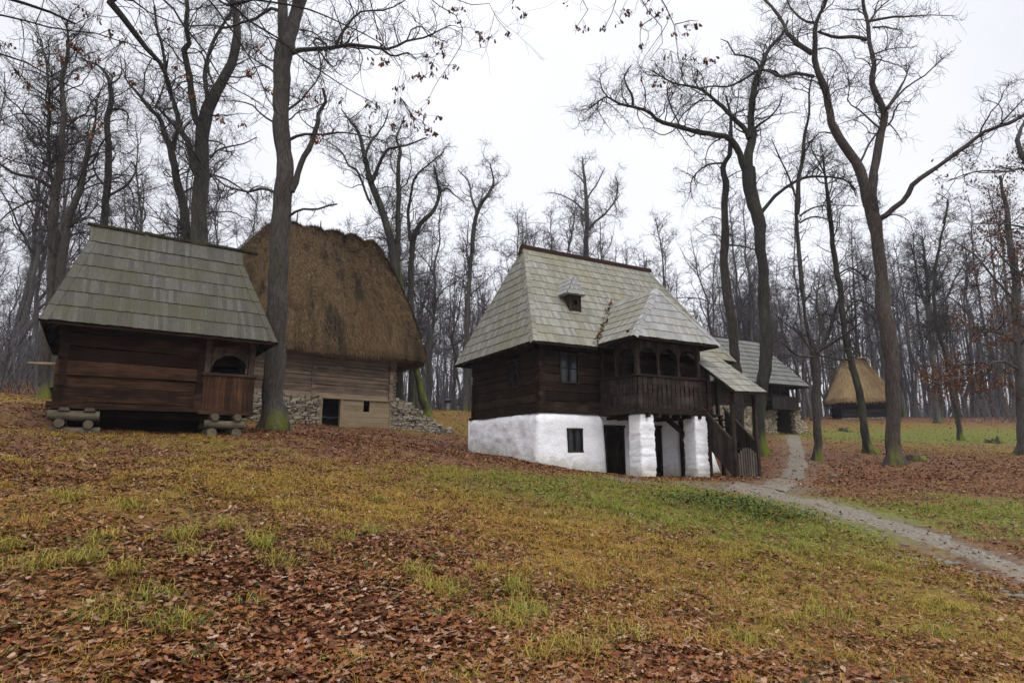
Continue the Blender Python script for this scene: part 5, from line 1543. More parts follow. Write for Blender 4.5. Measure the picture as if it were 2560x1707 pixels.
main_tree('spreading_oak', 26.0, [
    ('P', [(1902, 1138, 40), (1897, 1110, 33), (1894, 1073, 31), (1899, 1020, 31), (1905, 966, 32), (1912, 900, 32), (1914, 858, 32), (1913, 800, 31), (1910, 751, 29), (1906, 680, 26), (1900, 612, 27), (1896, 551, 32), (1882, 500, 33), (1872, 455, 36), (1872, 420, 34)], 0, .88),
    ('C', tw([(1395, 1030), (1400, 950), (1415, 850), (1420, 800), (1428, 650), (1445, 500), (1475, 420), (1510, 320), (1560, 260), (1600, 220), (1640, 130)], 62, 12), 1.2, .15),
    ('C', tw([(1380, 1040), (1360, 980), (1330, 920), (1280, 850), (1200, 830), (1120, 810), (1000, 785), (940, 770), (830, 730), (790, 690), (690, 655), (600, 635), (530, 590), (460, 640), (395, 690)], 48, 5), -2.0, .2),
    ('C', tw([(690, 655), (685, 590), (650, 520), (640, 470), (680, 400)], 18, 6), -1.0, .1),
    ('C', tw([(535, 590), (500, 540), (490, 470), (540, 420)], 11, 4), 1.0, .1),
    ('C', tw([(1405, 850), (1390, 800), (1330, 750), (1260, 680), (1200, 620), (1130, 560), (1070, 540), (960, 520), (860, 470), (810, 430)], 36, 6), 2.0, .2),
    ('C', tw([(1475, 425), (1380, 480), (1280, 530), (1180, 530), (1080, 545)], 18, 7), -1.5, .1),
    ('C', tw([(1475, 425), (1440, 370), (1370, 345), (1300, 330), (1290, 270), (1230, 240)], 17, 5), -1, .1),
    ('C', tw([(1480, 430), (1560, 440), (1600, 475), (1650, 455), (1715, 445)], 17, 10), 1.0, .1),
    ('C', tw([(1435, 790), (1480, 750), (1520, 730), (1580, 660), (1610, 570)], 18, 6), -1.5, .1),
    ('D', tw([(325, 1185), (360, 1140), (400, 1090), (480, 1040), (560, 1000), (640, 985), (760, 1000), (830, 1040), (850, 1100)], 24, 7), 1.5, .3),
    ('C', tw([(1130, 600), (1070, 640), (1000, 700), (960, 770)], 12, 5), .8, .1)],
    'dark spreading oak with long level limbs reaching over the white house gallery', M['bark_dark'], 112, d1=5.6, d2=5.2, n3=32000, cap=2.9, wig=.30)

main_tree('mossy_limed_tree', 25.0, [
    ('G', [(545, 1452, 56), (542, 1400, 46), (540, 1250, 44), (540, 1100, 48), (540, 980, 46), (535, 900, 52), (528, 840, 40), (505, 780, 24), (480, 690, 20), (470, 600, 17), (455, 480, 26), (440, 300, 24), (430, 150, 22), (430, 0, 20)], 1.0, .35),
    ('D', tw([(520, 1200), (525, 1050), (540, 900), (560, 780), (585, 650), (590, 500), (610, 420)], 30, 6), .5, .2),
    ('D', tw([(520, 1120), (480, 1000), (420, 880), (380, 780)], 13, 5), 1, .1),
    ('D', tw([(535, 1250), (600, 1220), (680, 1225), (760, 1250)], 12, 5), -1, .1),
    ('D', tw([(535, 1210), (600, 1170), (700, 1150), (860, 1155)], 12, 4), -1, .1),
    ('G', tw([(545, 860), (600, 760), (640, 640), (660, 560), (720, 480)], 30, 6), -1.0, .15),
    ('G', tw([(545, 850), (620, 810), (720, 740), (860, 630)], 22, 5), -1.5, .1),
    ('G', tw([(520, 880), (430, 870), (350, 800), (280, 780)], 16, 4), -1.2, .1),
    ('G', tw([(515, 850), (440, 740), (380, 700), (290, 620)], 16, 4), 1.2, .1),
    ('G', tw([(545, 840), (560, 700), (540, 560), (560, 420)], 18, 5), 1.2, .1),
    ('G', tw([(550, 870), (640, 880), (700, 830), (840, 880)], 12, 4), 1.2, .1)],
    'grey tree with a mossy burr and fan of thin branches beside the gravel path', M['bark'], 113, d1=3.6, d2=3.4, n3=18600, cap=2.3)

main_tree('gentle_lean_tree', 28.0, [
    ('G', [(850, 1425, 70), (825, 1370, 46), (800, 1220, 42), (790, 1130, 40), (770, 1050, 38), (745, 950, 38), (722, 850, 36), (705, 760, 34), (690, 650, 32), (670, 500, 32), (650, 380, 30), (640, 300, 28), (622, 150, 25), (605, 0, 22), (590, -120, 15), (575, -260, 7)], 0, .35),
    ('D', tw([(690, 1000), (640, 900), (600, 830), (620, 760)], 10, 4), 1, .1),
    ('G', tw([(690, 660), (760, 560), (860, 600), (900, 700)], 12, 4), -1, .1),
    ('G', tw([(660, 420), (740, 380), (820, 440), (880, 480)], 12, 4), 1, .1),
    ('G', tw([(735, 900), (650, 890), (560, 930), (500, 1000)], 11, 4), -1, .1),
    ('G', tw([(700, 720), (620, 650), (560, 640), (480, 690)], 11, 4), 1, .1)],
    'slim tree leaning left in front of the golden thatched hut', M['bark_dark'], 114, d1=5.65, d2=4.8, n3=16380, cap=2.7)

main_tree('forked_giant', 22.0, [
    ('G', [(975, 1478, 122), (972, 1430, 100), (975, 1300, 94), (975, 1200, 92), (968, 1050, 90), (960, 900, 92), (945, 780, 98), (930, 650, 100), (918, 520, 88), (905, 400, 80), (888, 280, 76), (870, 150, 82), (852, 60, 90), (835, -10, 84)], 0, .9),
    ('D', tw([(925, 1150), (900, 1050), (870, 950), (840, 880), (780, 800), (730, 720), (700, 600), (660, 480), (630, 400), (615, 300), (622, 200), (632, 120), (670, 40), (692, -10), (700, -120), (740, -260)], 74, 12), -1.5, .25),
    ('D', tw([(925, 1140), (945, 1000), (970, 850), (1000, 720), (1010, 620), (970, 540), (945, 450), (945, 350), (930, 220), (910, 110), (888, 0), (890, -120), (860, -260)], 62, 12), 1.5, .25),
    ('D', tw([(605, 300), (540, 260), (460, 190), (440, 130), (390, 60), (340, 0), (280, -60)], 36, 12), 1.5, .1),
    ('D', tw([(615, 430), (540, 410), (480, 415), (420, 430), (390, 410), (340, 395)], 24, 14), -1, .2),
    ('D', tw([(620, 130), (560, 115), (480, 40), (460, -40)], 20, 8), 1, .1),
    ('D', tw([(1025, 610), (1080, 530), (1120, 450), (1152, 368)], 26, 6), .8, .5),
    ('D', tw([(1045, 585), (1130, 490), (1240, 420), (1310, 350), (1390, 285)], 14, 4), -1.5, .1),
    ('D', tw([(912, 225), (850, 205), (760, 210), (690, 195), (640, 180)], 26, 18), .0, .4),
    ('D', tw([(928, 120), (1000, 105), (1080, 95), (1150, 97), (1250, 85), (1410, 90)], 20, 4), -1.2, .1),
    ('D', tw([(930, 115), (980, 50), (1040, 0), (1120, -70)], 14, 5), 1.2, .1),
    ('D', tw([(985, 720), (930, 670), (860, 610), (805, 570), (815, 480), (795, 380)], 14, 4), 1.2, .1),
    ('D', tw([(880, 900), (920, 820), (970, 740)], 16, 10), 1, .3),
    ('D', tw([(945, 310), (1010, 285), (1080, 270), (1170, 265)], 12, 4), 1.2, .1),
    ('D', tw([(945, 155), (1000, 150), (1060, 165), (1110, 170)], 14, 5), -.8, .1),
    ('D', tw([(965, 1235), (1000, 1225), (1050, 1180), (1130, 1110), (1160, 1050), (1260, 980), (1330, 930), (1410, 860), (1500, 790), (1560, 740), (1640, 710), (1740, 680), (1800, 635), (1900, 600), (2020, 520)], 42, 14), -2.5, .45),
    ('D', tw([(1030, 690), (1060, 720), (1090, 760), (1110, 800)], 10, 4), -.6, .1),
    ('D', tw([(700, 560), (730, 510), (810, 480), (860, 400)], 10, 4), 1, .1)],
    'tallest forked tree on the meadow with a mossy foot and one long arm stretched right', M['bark_red'], 115, ws=.80, d1=3.8, d2=5.0, n3=24000, cap=2.7)

main_tree('meadow_sapling', 42.0, [
    ('G', [(1350, 1347, 34), (1343, 1300, 30), (1325, 1200, 28), (1300, 1080, 26), (1285, 1000, 26), (1270, 900, 24), (1240, 800, 24), (1220, 720, 22), (1205, 600, 20), (1200, 450, 18), (1225, 280, 13), (1258, 130, 10), (1275, 0, 7)], 0, .35),
    ('D', tw([(1340, 1250), (1360, 1180), (1365, 1120), (1300, 1080)], 12, 4), .6, .1)],
    'lone thin mottled tree on the bright green strip of meadow', M['bark_dark'], 116, d1=5.65, d2=4.8, n3=10140, cap=3.0, tw=.008)

main_tree('branchy_tree', 52.0, [
    ('G', [(1215, 1215, 34), (1205, 1100, 30), (1190, 900, 28), (1170, 700, 26), (1160, 500, 22), (1150, 350, 16), (1130, 200, 9)], 0, .35),
    ('G', tw([(1175, 650), (1120, 500), (1090, 350), (1080, 200)], 16, 5), 1, .1), ('G', tw([(1180, 700), (1260, 560), (1330, 420), (1400, 300)], 16, 5), -1, .1), ('G', tw([(1170, 560), (1230, 440), (1320, 250)], 14, 4), 1, .1)],
    'broad crowned bare tree at the forest edge right of the thatched hut', M['bark_far'], 117, d1=4.90, d2=4.8, n3=16380, cap=4.2, tw=.009)

# two russet-leaved trees at the meadow's outer edge
g_ = np.random.default_rng(118)
main_tree('russet_oak', 30.0, [
    ('P', [(2562, 1120, 30), (2556, 1050, 26), (2552, 950, 24), (2545, 850, 22), (2540, 700, 18), (2520, 560, 13), (2500, 440, 6)], 0, .25),
    ('P', tw([(2548, 925), (2510, 905), (2470, 912), (2440, 935), (2390, 945), (2330, 955)], 8, 2), -3.0, .1),
    ('P', tw([(2545, 860), (2500, 830), (2440, 830), (2390, 820)], 7, 2), -2.0, .1),
    ('P', tw([(2543, 760), (2490, 700), (2440, 640), (2380, 600)], 8, 2), 1.0, .1),
    ('P', tw([(2556, 900), (2590, 860), (2640, 840), (2700, 800)], 8, 2), -1.0, .1),
    ('P', tw([(2540, 700), (2600, 620), (2640, 540)], 9, 2), 1.0, .1)],
    'tree at the right edge of the meadow keeping its russet leaves', M['bark_far'], 118, d1=4.0, d2=3.6, n3=12600, cap=2.9, leaves=4800, leaf_mat=M['russet_leaf'], leaf_size=.115, up=.02)
main_tree('purple_oak', 26.0, [
    ('P', [(2660, 1170, 40), (2655, 1000, 36), (2640, 800, 32), (2620, 600, 26), (2600, 460, 20), (2560, 400, 14), (2545, 350, 10), (2570, 290, 6)], 0, .35),
    ('P', tw([(2605, 480), (2560, 425), (2520, 430), (2440, 430), (2365, 455)], 9, 2), -1.5, .1),
    ('P', tw([(2620, 600), (2560, 570), (2500, 560), (2430, 560)], 9, 2), 1.0, .1),
    ('P', tw([(2640, 760), (2570, 700), (2520, 660), (2470, 600)], 9, 2), -1.0, .1),
    ('P', tw([(2600, 470), (2650, 380), (2700, 280)], 9, 3), 1.0, .1)],
    'dark oak half out of the frame on the right with clumps of withered leaves', M['bark_far'], 119, d1=2.6, d2=3.0, n3=10800, cap=2.7, leaves=1100, leaf_mat=M['oak_leaf'], leaf_size=.12)

# oak just outside the view whose boughs hang over the camera
def overhang():
    g = np.random.default_rng(120)
    b = np.array([-9.5, 7.2, 0]); b[2] = hz(b[0], b[1])
    V_ = lambda *p: np.array(p, float)
    limbs = [(np.array([b + (0, 0, -.4), b + (.05, 0, 1), b + (.1, .1, 4), b + (.3, .2, 7), b + (.2, .5, 9.5), b + (.0, .3, 12), b + (-.4, .6, 15)]), np.array([.42, .36, .30, .27, .22, .15, .06]), .9)]
    start = limbs[0][0][3]; st2 = limbs[0][0][4]
    limbs.append((np.array([st2, (-6.5, 7.4, 11.2), (-3.5, 7.6, 11.4), (-.5, 7.9, 11.2), (2.4, 8.1, 10.7), (4.2, 8.2, 10.2)]), np.array([.15, .125, .10, .075, .05, .02]), .25))
    def pic(c, pts, Y, dy, pre=None):
        P, Rr, _ = traced(c, pts, Y, dy)
        if pre is not None: P = np.concatenate([[pre], P]); Rr = np.concatenate([[Rr[0] * 1.4], Rr])
        limbs.append((P, Rr, .25))
    bough = lambda f: limbs[1][0][0] * 0 + smooth_line(limbs[1][0], 50)[int(f * 49)]
    pic('A', tw([(640, -120), (700, 0), (750, 50), (800, 120), (880, 220), (950, 310), (1010, 400), (1050, 480), (1090, 600)], 52, 18), 8.0, .4, limbs[0][0][4])
    pic('A', tw([(-150, -60), (80, 0), (240, 50), (360, 95), (480, 150)], 22, 14), 6.5, .4, start)
    pic('A', tw([(-200, 60), (0, 95), (150, 130), (350, 185), (600, 210), (760, 260), (900, 300)], 14, 5), 6.8, .6, start)
    pic('A', tw([(-200, 250), (0, 340), (170, 400), (400, 530), (560, 600), (690, 690)], 14, 4), 7.0, .5, start)
    pic('A', tw([(700, -200), (1040, 0), (1170, 170), (1300, 340), (1420, 530), (1560, 600), (1700, 700)], 15, 4), 8.0, .5, bough(.3))
    pic('A', tw([(1200, -200), (1340, 0), (1420, 130), (1530, 290), (1620, 430), (1700, 640), (1830, 800)], 14, 4), 8.2, .5, bough(.45))
    pic('A', tw([(1250, -160), (1430, 0), (1600, 150), (1760, 240), (1900, 370), (2060, 470), (2200, 560), (2400, 680)], 16, 4), 8.0, .3, bough(.45))
    pic('B', tw([(-150, -60), (70, 0), (220, 20), (370, 50), (500, 95), (640, 150), (830, 240), (960, 340), (1020, 440)], 15, 4), 7.8, .5, bough(.5))
    pic('A', tw([(620, -150), (830, 0), (900, 50), (1000, 100), (1170, 170)], 14, 6), 8.3, .3, bough(.3))
    pic('B', tw([(680, -150), (700, 0), (740, 200), (755, 330), (765, 500)], 8, 3), 8.1, .2, bough(.6))
    pic('B', tw([(760, -150), (830, 0), (870, 190), (930, 330), (1000, 420)], 9, 3), 8.0, .3, bough(.6))
    pic('B', tw([(1150, -200), (1250, 30), (1390, 120), (1400, 290), (1330, 400), (1280, 470)], 7, 3), 8.3, .3, bough(.7))
    pic('B', tw([(1200, -200), (1450, 25), (1580, 30), (1640, 150), (1700, 210)], 6, 3), 8.0, .2, bough(.75))
    pic('C', tw([(800, -250), (840, -60), (880, 20), (935, 130), (950, 220), (975, 380)], 9, 3), 8.1, .3, bough(.93))
    pic('C', tw([(640, -250), (720, -40), (770, 30), (810, 115), (890, 190), (870, 270), (800, 360)], 7, 3), 8.0, .3, bough(.9))
    pic('C', tw([(340, -250), (380, 10), (415, 70), (380, 130), (350, 165)], 6, 3), 8.0, .2, bough(.82))
    pic('C', tw([(620, -250), (590, 10), (560, 90), (515, 140), (512, 180)], 6, 3), 8.2, .2, bough(.86))
    pic('C', tw([(810, 115), (740, 170), (735, 280)], 6, 3), 8.1, .2)
    pic('C', tw([(950, 150), (1030, 130), (1090, 130)], 6, 3), 8.1, .2)
    root = empty('overhanging_oak', b)
    tag(root, 'oak whose bare boughs and last brown leaf clumps hang across the top of the view', 'tree')
    mb = MB()
    LP, LR, LT = [], [], []
    for li, (P, Rr, t0) in enumerate(limbs):
        L = np.linalg.norm(np.diff(P, axis=0), axis=1).sum()
        n = max(8, int(L / .25)); p, r = resample(P, Rr, n)
        w_ = g.normal(0, 1, (n, 3)); w_ = (w_ + np.roll(w_, 1, 0)) / 2; w_[0] = 0
        p = p + w_ * np.minimum(r * .8, .03)[:, None]
        V, Q = tubes(p[None], r[None], 12 if li == 0 else 7); mb.add(V - b, Q)
        pn, rn = resample(P, Rr, 24); LP.append(pn); LR.append(rn); LT.append(t0)
    mb.build('trunk', M['bark_black'], root, smooth=True)
    s1 = spawn(np.array(LP), np.array(LR), 1.7, np.array(LT), lambda Lb, t_, K: g.uniform(.25, 1.1, K), .006, 8, .16, -.05, g, rmin=.0035, taper=.5)
    s2 = spawn(s1[0], s1[1], 2.6, .2, lambda Lb, t_, K: g.uniform(.12, .5, K), .005, 5, .16, -.04, g, rmin=.0022, taper=.6)
    # the leaf clumps that are left, hanging from the twigs
    spots = [('B', [(1420, 75), (1388, 145), (1360, 75), (1335, 72), (1518, 240), (1582, 255), (1530, 275), (1700, 222), (1727, 20), (1745, 70), (1790, 115), (1275, 290), (1285, 345), (1168, 355), (1245, 280), (1210, 480), (1130, 495), (1155, 500), (1300, 490), (1365, 437), (1212, 425), (988, 575), (985, 655), (1185, 645), (1130, 720), (1085, 745), (1155, 745), (1250, 755), (1020, 780), (1050, 800), (1165, 800), (1200, 810), (1120, 830), (1185, 840), (1225, 850), (968, 800), (830, 400), (897, 400), (740, 260), (690, 210), (840, 715), (868, 680), (800, 670), (490, 645), (420, 610), (470, 890), (500, 890), (805, 810), (640, 660), (55, 475), (185, 580), (120, 305), (1100, 495), (1035, 560), (870, 265), (925, 400)]),
             ('C', [(290, 22), (640, 90), (672, 85), (352, 175), (390, 185), (512, 185), (600, 150), (775, 20), (805, 85), (845, 95), (880, 70), (915, 100), (740, 300), (897, 355), (1005, 360), (1008, 225), (1090, 165), (1032, 180), (935, 225), (1070, 375), (1130, 385), (1175, 380), (845, 530), (875, 505), (925, 550), (975, 600), (1090, 470), (20, 110), (735, 155), (735, 500)]),
             ('A', [(500, 60), (610, 125), (545, 105), (785, 270), (690, 220), (560, 370), (610, 385), (575, 430), (490, 490), (710, 470), (455, 300), (480, 310), (355, 320), (380, 400), (60, 295), (20, 300), (95, 465), (165, 545), (310, 680), (445, 770), (620, 790), (620, 835), (560, 860), (50, 1005), (1070, 205), (1110, 450), (1170, 490), (1270, 250), (1200, 605), (1580, 470), (1700, 580), (1390, 760), (1530, 800), (880, 215), (830, 530), (255, 410)])]
    pos = []
    for c, pts in spots:
        ox, oy, s = CROPS[c]
        for (x, y) in pts:
            p = at(ox + x * s, oy + y * s, 8.2 + g.normal(0, .25))
            m = g.integers(5, 12)
            pos.append(p + g.normal(0, .028, (m, 3)) + np.array((0, 0, .05)))
    pos = np.concatenate(pos)
    V, Q = leaf_quads(pos, .062, g, 1.0); mb = MB(); mb.add(V - b, Q)
    mb.build('withered_leaves', M['oak_leaf'], root)
    # thin stalks carrying the clumps up to the nearest twig
    allp = np.concatenate([np.array(LP).reshape(-1, 3), s1[0].reshape(-1, 3)])
    A_, B_ = [], []
    for p in pos[::4]:
        d = ((allp - p) ** 2).sum(1) + np.where(allp[:, 2] < p[2], .6, 0); q = allp[int(np.argmin(d))]
        A_.append(p); B_.append(q)
    A_, B_ = np.array(A_), np.array(B_)
    P = np.stack([B_ * (1 - f) + A_ * f + np.array((0, 0, -.10)) * np.sin(np.pi * f) + (g.normal(0, .02, A_.shape) if 0 < f < 1 else 0) for f in np.linspace(0, 1, 6)], 1)
    V, Q = tubes(P, np.full((len(P), 6), .0024), 3); mb = MB(); mb.add(V - b, Q)
    for s, kk in ((s1, 4), (s2, 3)):
        V, Q = tubes(s[0], s[1], kk); mb.add(V - b, Q)
    mb.build('crown', M['bark_black'], root, smooth=True)
M['bark_black'] = bark_mat('wet_black_bark', (.008, .007, .006), (.020, .017, .015), (.045, .038, .032), -50, 0, .15)
overhang()

# forest: a few grown models, then copies of each tree with its trunk and crown
def proto(seed, H, lean, limbs_n, up, ang, spread):
    g = np.random.default_rng(seed)
    n = 12; z = np.linspace(0, H, n)
    wx = np.cumsum(g.normal(0, .16 * spread, n)) + lean * z / H * 2; wy = np.cumsum(g.normal(0, .16 * spread, n)); wx -= wx[0]; wy -= wy[0]
    P = np.stack([wx, wy, z], 1); P[0, 2] = -.6
    r0 = .0105 * H * g.uniform(.85, 1.15)
    Rr = r0 * (1 - .86 * (z / H) ** .85); Rr[0] *= 1.25
    LB = [(P, Rr, .35)]
    for i in range(limbs_n):
        f = g.uniform(.30, .82); k_ = f * (n - 1); a_ = int(k_); u = k_ - a_
        p = P[a_] * (1 - u) + P[min(a_ + 1, n - 1)] * u; r = (Rr[a_] * (1 - u) + Rr[min(a_ + 1, n - 1)] * u) * g.uniform(.45, .75)
        az = g.uniform(0, 6.28); inc = np.radians(g.normal(ang, 10)); d = np.array([np.cos(az) * np.sin(inc), np.sin(az) * np.sin(inc), np.cos(inc)])
        L = H * (1 - f * .75) * g.uniform(.35, .55) * spread
        Q_ = grow(p[None], d[None], np.array([L]), 9, .16, .07, g)[0]
        LB.append((Q_, r * np.linspace(1, .15, 9), .15))
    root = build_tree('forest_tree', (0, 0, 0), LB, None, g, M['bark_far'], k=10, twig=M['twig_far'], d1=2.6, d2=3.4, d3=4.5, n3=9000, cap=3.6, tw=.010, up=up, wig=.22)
    return root
protos = [proto(201, 19, .2, 6, .07, 34, 1.0), proto(202, 21, -.4, 5, .09, 28, .8), proto(203, 17, .8, 7, .03, 45, 1.25), proto(204, 22, 0, 6, .08, 30, .9),
          proto(205, 15, -.9, 6, .02, 50, 1.3), proto(206, 18, .4, 8, .06, 38, 1.1), proto(207, 20, -.2, 4, .10, 24, .7), proto(208, 12, .5, 5, .05, 40, 1.2)]
used = set()
def copy_tree(src, loc, rz, sc, label, group):
    if src.name in used:
        r_ = src.copy(); COL.objects.link(r_)
        for ch in src.children:
            c_ = ch.copy(); COL.objects.link(c_); c_.parent = r_
    else:
        used.add(src.name); r_ = src
    r_.location = loc; r_.rotation_euler = (fg.normal(0, .045), fg.normal(0, .045), rz); r_.scale = (sc,) * 3
    tag(r_, label, 'tree', group)
fg = np.random.default_rng(77)
sectors = [(-420, 560, 34, 88, 64, 'bare grey tree in the dense wood behind the log storehouse', 'wood behind the storehouse', .86, .2),
           (560, 1010, 44, 95, 30, 'bare tree in the wood behind the thatched barn', 'wood behind the barn', .92, .2),
           (1010, 1230, 46, 100, 34, 'thin bare tree in the wood filling the gap between barn and white house', 'wood in the gap between barn and white house', .82, .2),
           (1230, 1820, 40, 95, 84, 'bare tree in the wood behind the white house roof', 'wood behind the white house', .72, .16),
           (1800, 2110, 54, 105, 44, 'bare tree in the wood behind the stone based house', 'wood behind the stone based house', 1.0, .2),
           (2090, 2960, 62, 115, 88, 'bare tree in the misty wood along the far meadow edge', 'wood along the far meadow edge', 1.12, .2)]
placed = []
for (xa, xb, da, db, N, lab, grp, s0, sv) in sectors:
    k_ = 0; tries = 0
    while k_ < N and tries < N * 40:
        tries += 1
        f = (k_ + fg.uniform(0, 1)) / N
        Y = da + (db - da) * f ** 1.25
        px = fg.uniform(xa, xb); x = (px - 1280) / FPX * Y * 1.03
        bl_ = BF.loc((x, Y, 0)); hl_ = HF.loc((x, Y, 0)); gl_ = GF.loc((x, Y, 0)); cl_ = CF.loc((x, Y, 0))
        if (-11 < bl_[0] < 4 and -2 < bl_[1] < 8.5) or (-2 < hl_[0] < 10 and -5 < hl_[1] < 8) or (-10 < gl_[0] < 3 and -3 < gl_[1] < 7.5) or (abs(cl_[0]) < 4.5 and abs(cl_[1]) < 4.5): continue
        if any((x - q[0]) ** 2 + (Y - q[1]) ** 2 < 2.2 for q in placed): continue
        placed.append((x, Y)); k_ += 1
        copy_tree(protos[fg.integers(0, len(protos))], (x, Y, hz(x, Y) - .05), fg.uniform(0, 6.28), s0 * fg.uniform(1 - sv, 1 + sv), lab, grp)
# the far wood that reads as one mass
def distant_wood():
    g = np.random.default_rng(88)
    n = 1700
    ang_ = g.uniform(-1.05, 1.05, n); d = g.uniform(85, 150, n)
    x = d * np.sin(ang_); y = d * np.cos(ang_); H = g.uniform(9, 17, n); z = hgt(x, y)
    T = np.linspace(0, 1, 6)
    P = np.stack([x[:, None] + g.normal(0, .25, (n, 6)).cumsum(1), y[:, None] + np.zeros((n, 6)), z[:, None] - .4 + H[:, None] * T[None]], 2)
    Rr = (g.uniform(.10, .24, n))[:, None] * (1 - .8 * T)[None]
    mb = MB(); V, Q = tubes(P, Rr, 5); mb.add(V, Q)
    s1 = spawn(P, Rr, .55, .22, lambda Lb, t_, K: g.uniform(1.5, 4.5, K), .007, 5, .16, .07, g, rmin=.02, taper=.4); V, Q = tubes(s1[0], s1[1], 3); mb.add(V, Q)
    s2 = spawn(s1[0], s1[1], .9, .1, lambda Lb, t_, K: g.uniform(.7, 2.0, K), .006, 4, .2, .05, g, rmin=.014, taper=.5, nmax=30000); V, Q = tubes(s2[0], s2[1], 3); mb.add(V, Q)
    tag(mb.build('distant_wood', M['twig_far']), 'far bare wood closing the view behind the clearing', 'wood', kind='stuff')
distant_wood()
def undergrowth():
    g = np.random.default_rng(89)
    n = 9500
    a = g.uniform(-.95, .95, n); d = g.uniform(0, 1, n)
    lo = np.where(a < -.45, 33, np.where(a < -.08, 48, np.where(a < .35, 46, 66)))
    d = lo + d * 45
    x = d * np.sin(a); y = d * np.cos(a)
    keep = np.ones(n, bool)
    for F_, (u0, u1, v0, v1) in ((BF, (-11, 4, -2, 8)), (HF, (-2, 10, -5, 8)), (GF, (-10, 3, -3, 7.5)), (CF, (-5, 5, -5, 5))):
        du = (x - F_.o[0]) * F_.c + (y - F_.o[1]) * F_.s; dv = -(x - F_.o[0]) * F_.s + (y - F_.o[1]) * F_.c
        keep &= ~((du > u0) & (du < u1) & (dv > v0) & (dv < v1))
    x, y = x[keep], y[keep]; n = len(x)
    p = np.stack([x, y, hgt(x, y) - .1], 1); dd = np.stack([g.normal(0, .3, n), g.normal(0, .3, n), np.ones(n)], 1); dd /= np.linalg.norm(dd, axis=1, keepdims=True)
    P = grow(p, dd, g.uniform(1.0, 4.2, n) * np.where(x / y < -.5, 1.6, 1), 6, .14, .03, g); Rr = np.linspace(1, .35, 6)[None] * g.uniform(.012, .032, n)[:, None]
    mb = MB(); V, Q = tubes(P, Rr, 3); mb.add(V, Q)
    s = spawn(P, Rr, 1.6, .25, lambda Lb, t_, K: g.uniform(.4, 1.3, K), .006, 4, .2, .04, g, rmin=.007, nmax=16000); V, Q = tubes(s[0], s[1], 3); mb.add(V, Q)
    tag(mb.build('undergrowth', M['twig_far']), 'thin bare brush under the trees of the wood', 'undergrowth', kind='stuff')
undergrowth()
# ------------------------------------------------------------------ ground cover
cg = np.random.default_rng(301)
def in_building(x, y):
    m = np.zeros(len(x), bool)
    for F_, (u0, u1, v0, v1) in ((BF, (-8.2, .1, -.05, 5.6)), (HF, (-.2, 7.7, -.1, 5.4)), (HF, (2.4, 3.1, -2.05, -1.4)), (HF, (4.8, 5.4, -2.1, -1.5)), (GF, (-7.5, .4, .8, 5)), (CF, (-2, 2, -2, 2))):
        du = (x - F_.o[0]) * F_.c + (y - F_.o[1]) * F_.s; dv = -(x - F_.o[0]) * F_.s + (y - F_.o[1]) * F_.c
        m |= (du > u0) & (du < u1) & (dv > v0) & (dv < v1)
    return m
def scatter(n, dmin, dmax, power, half=.98):
    """random ground points, denser near the camera's standpoint"""
    d = dmin + (dmax - dmin) * cg.uniform(0, 1, n) ** power
    a = cg.uniform(-half, half, n)
    x = d * np.tan(a * .80) ; y = d
    return x, y
def path_near(x, y):
    P = np.array(path_pts); m = np.full(len(x), 9.0)
    for cx, cy in P: m = np.minimum(m, (x - cx) ** 2 + (y - cy) ** 2)
    return np.sqrt(m)

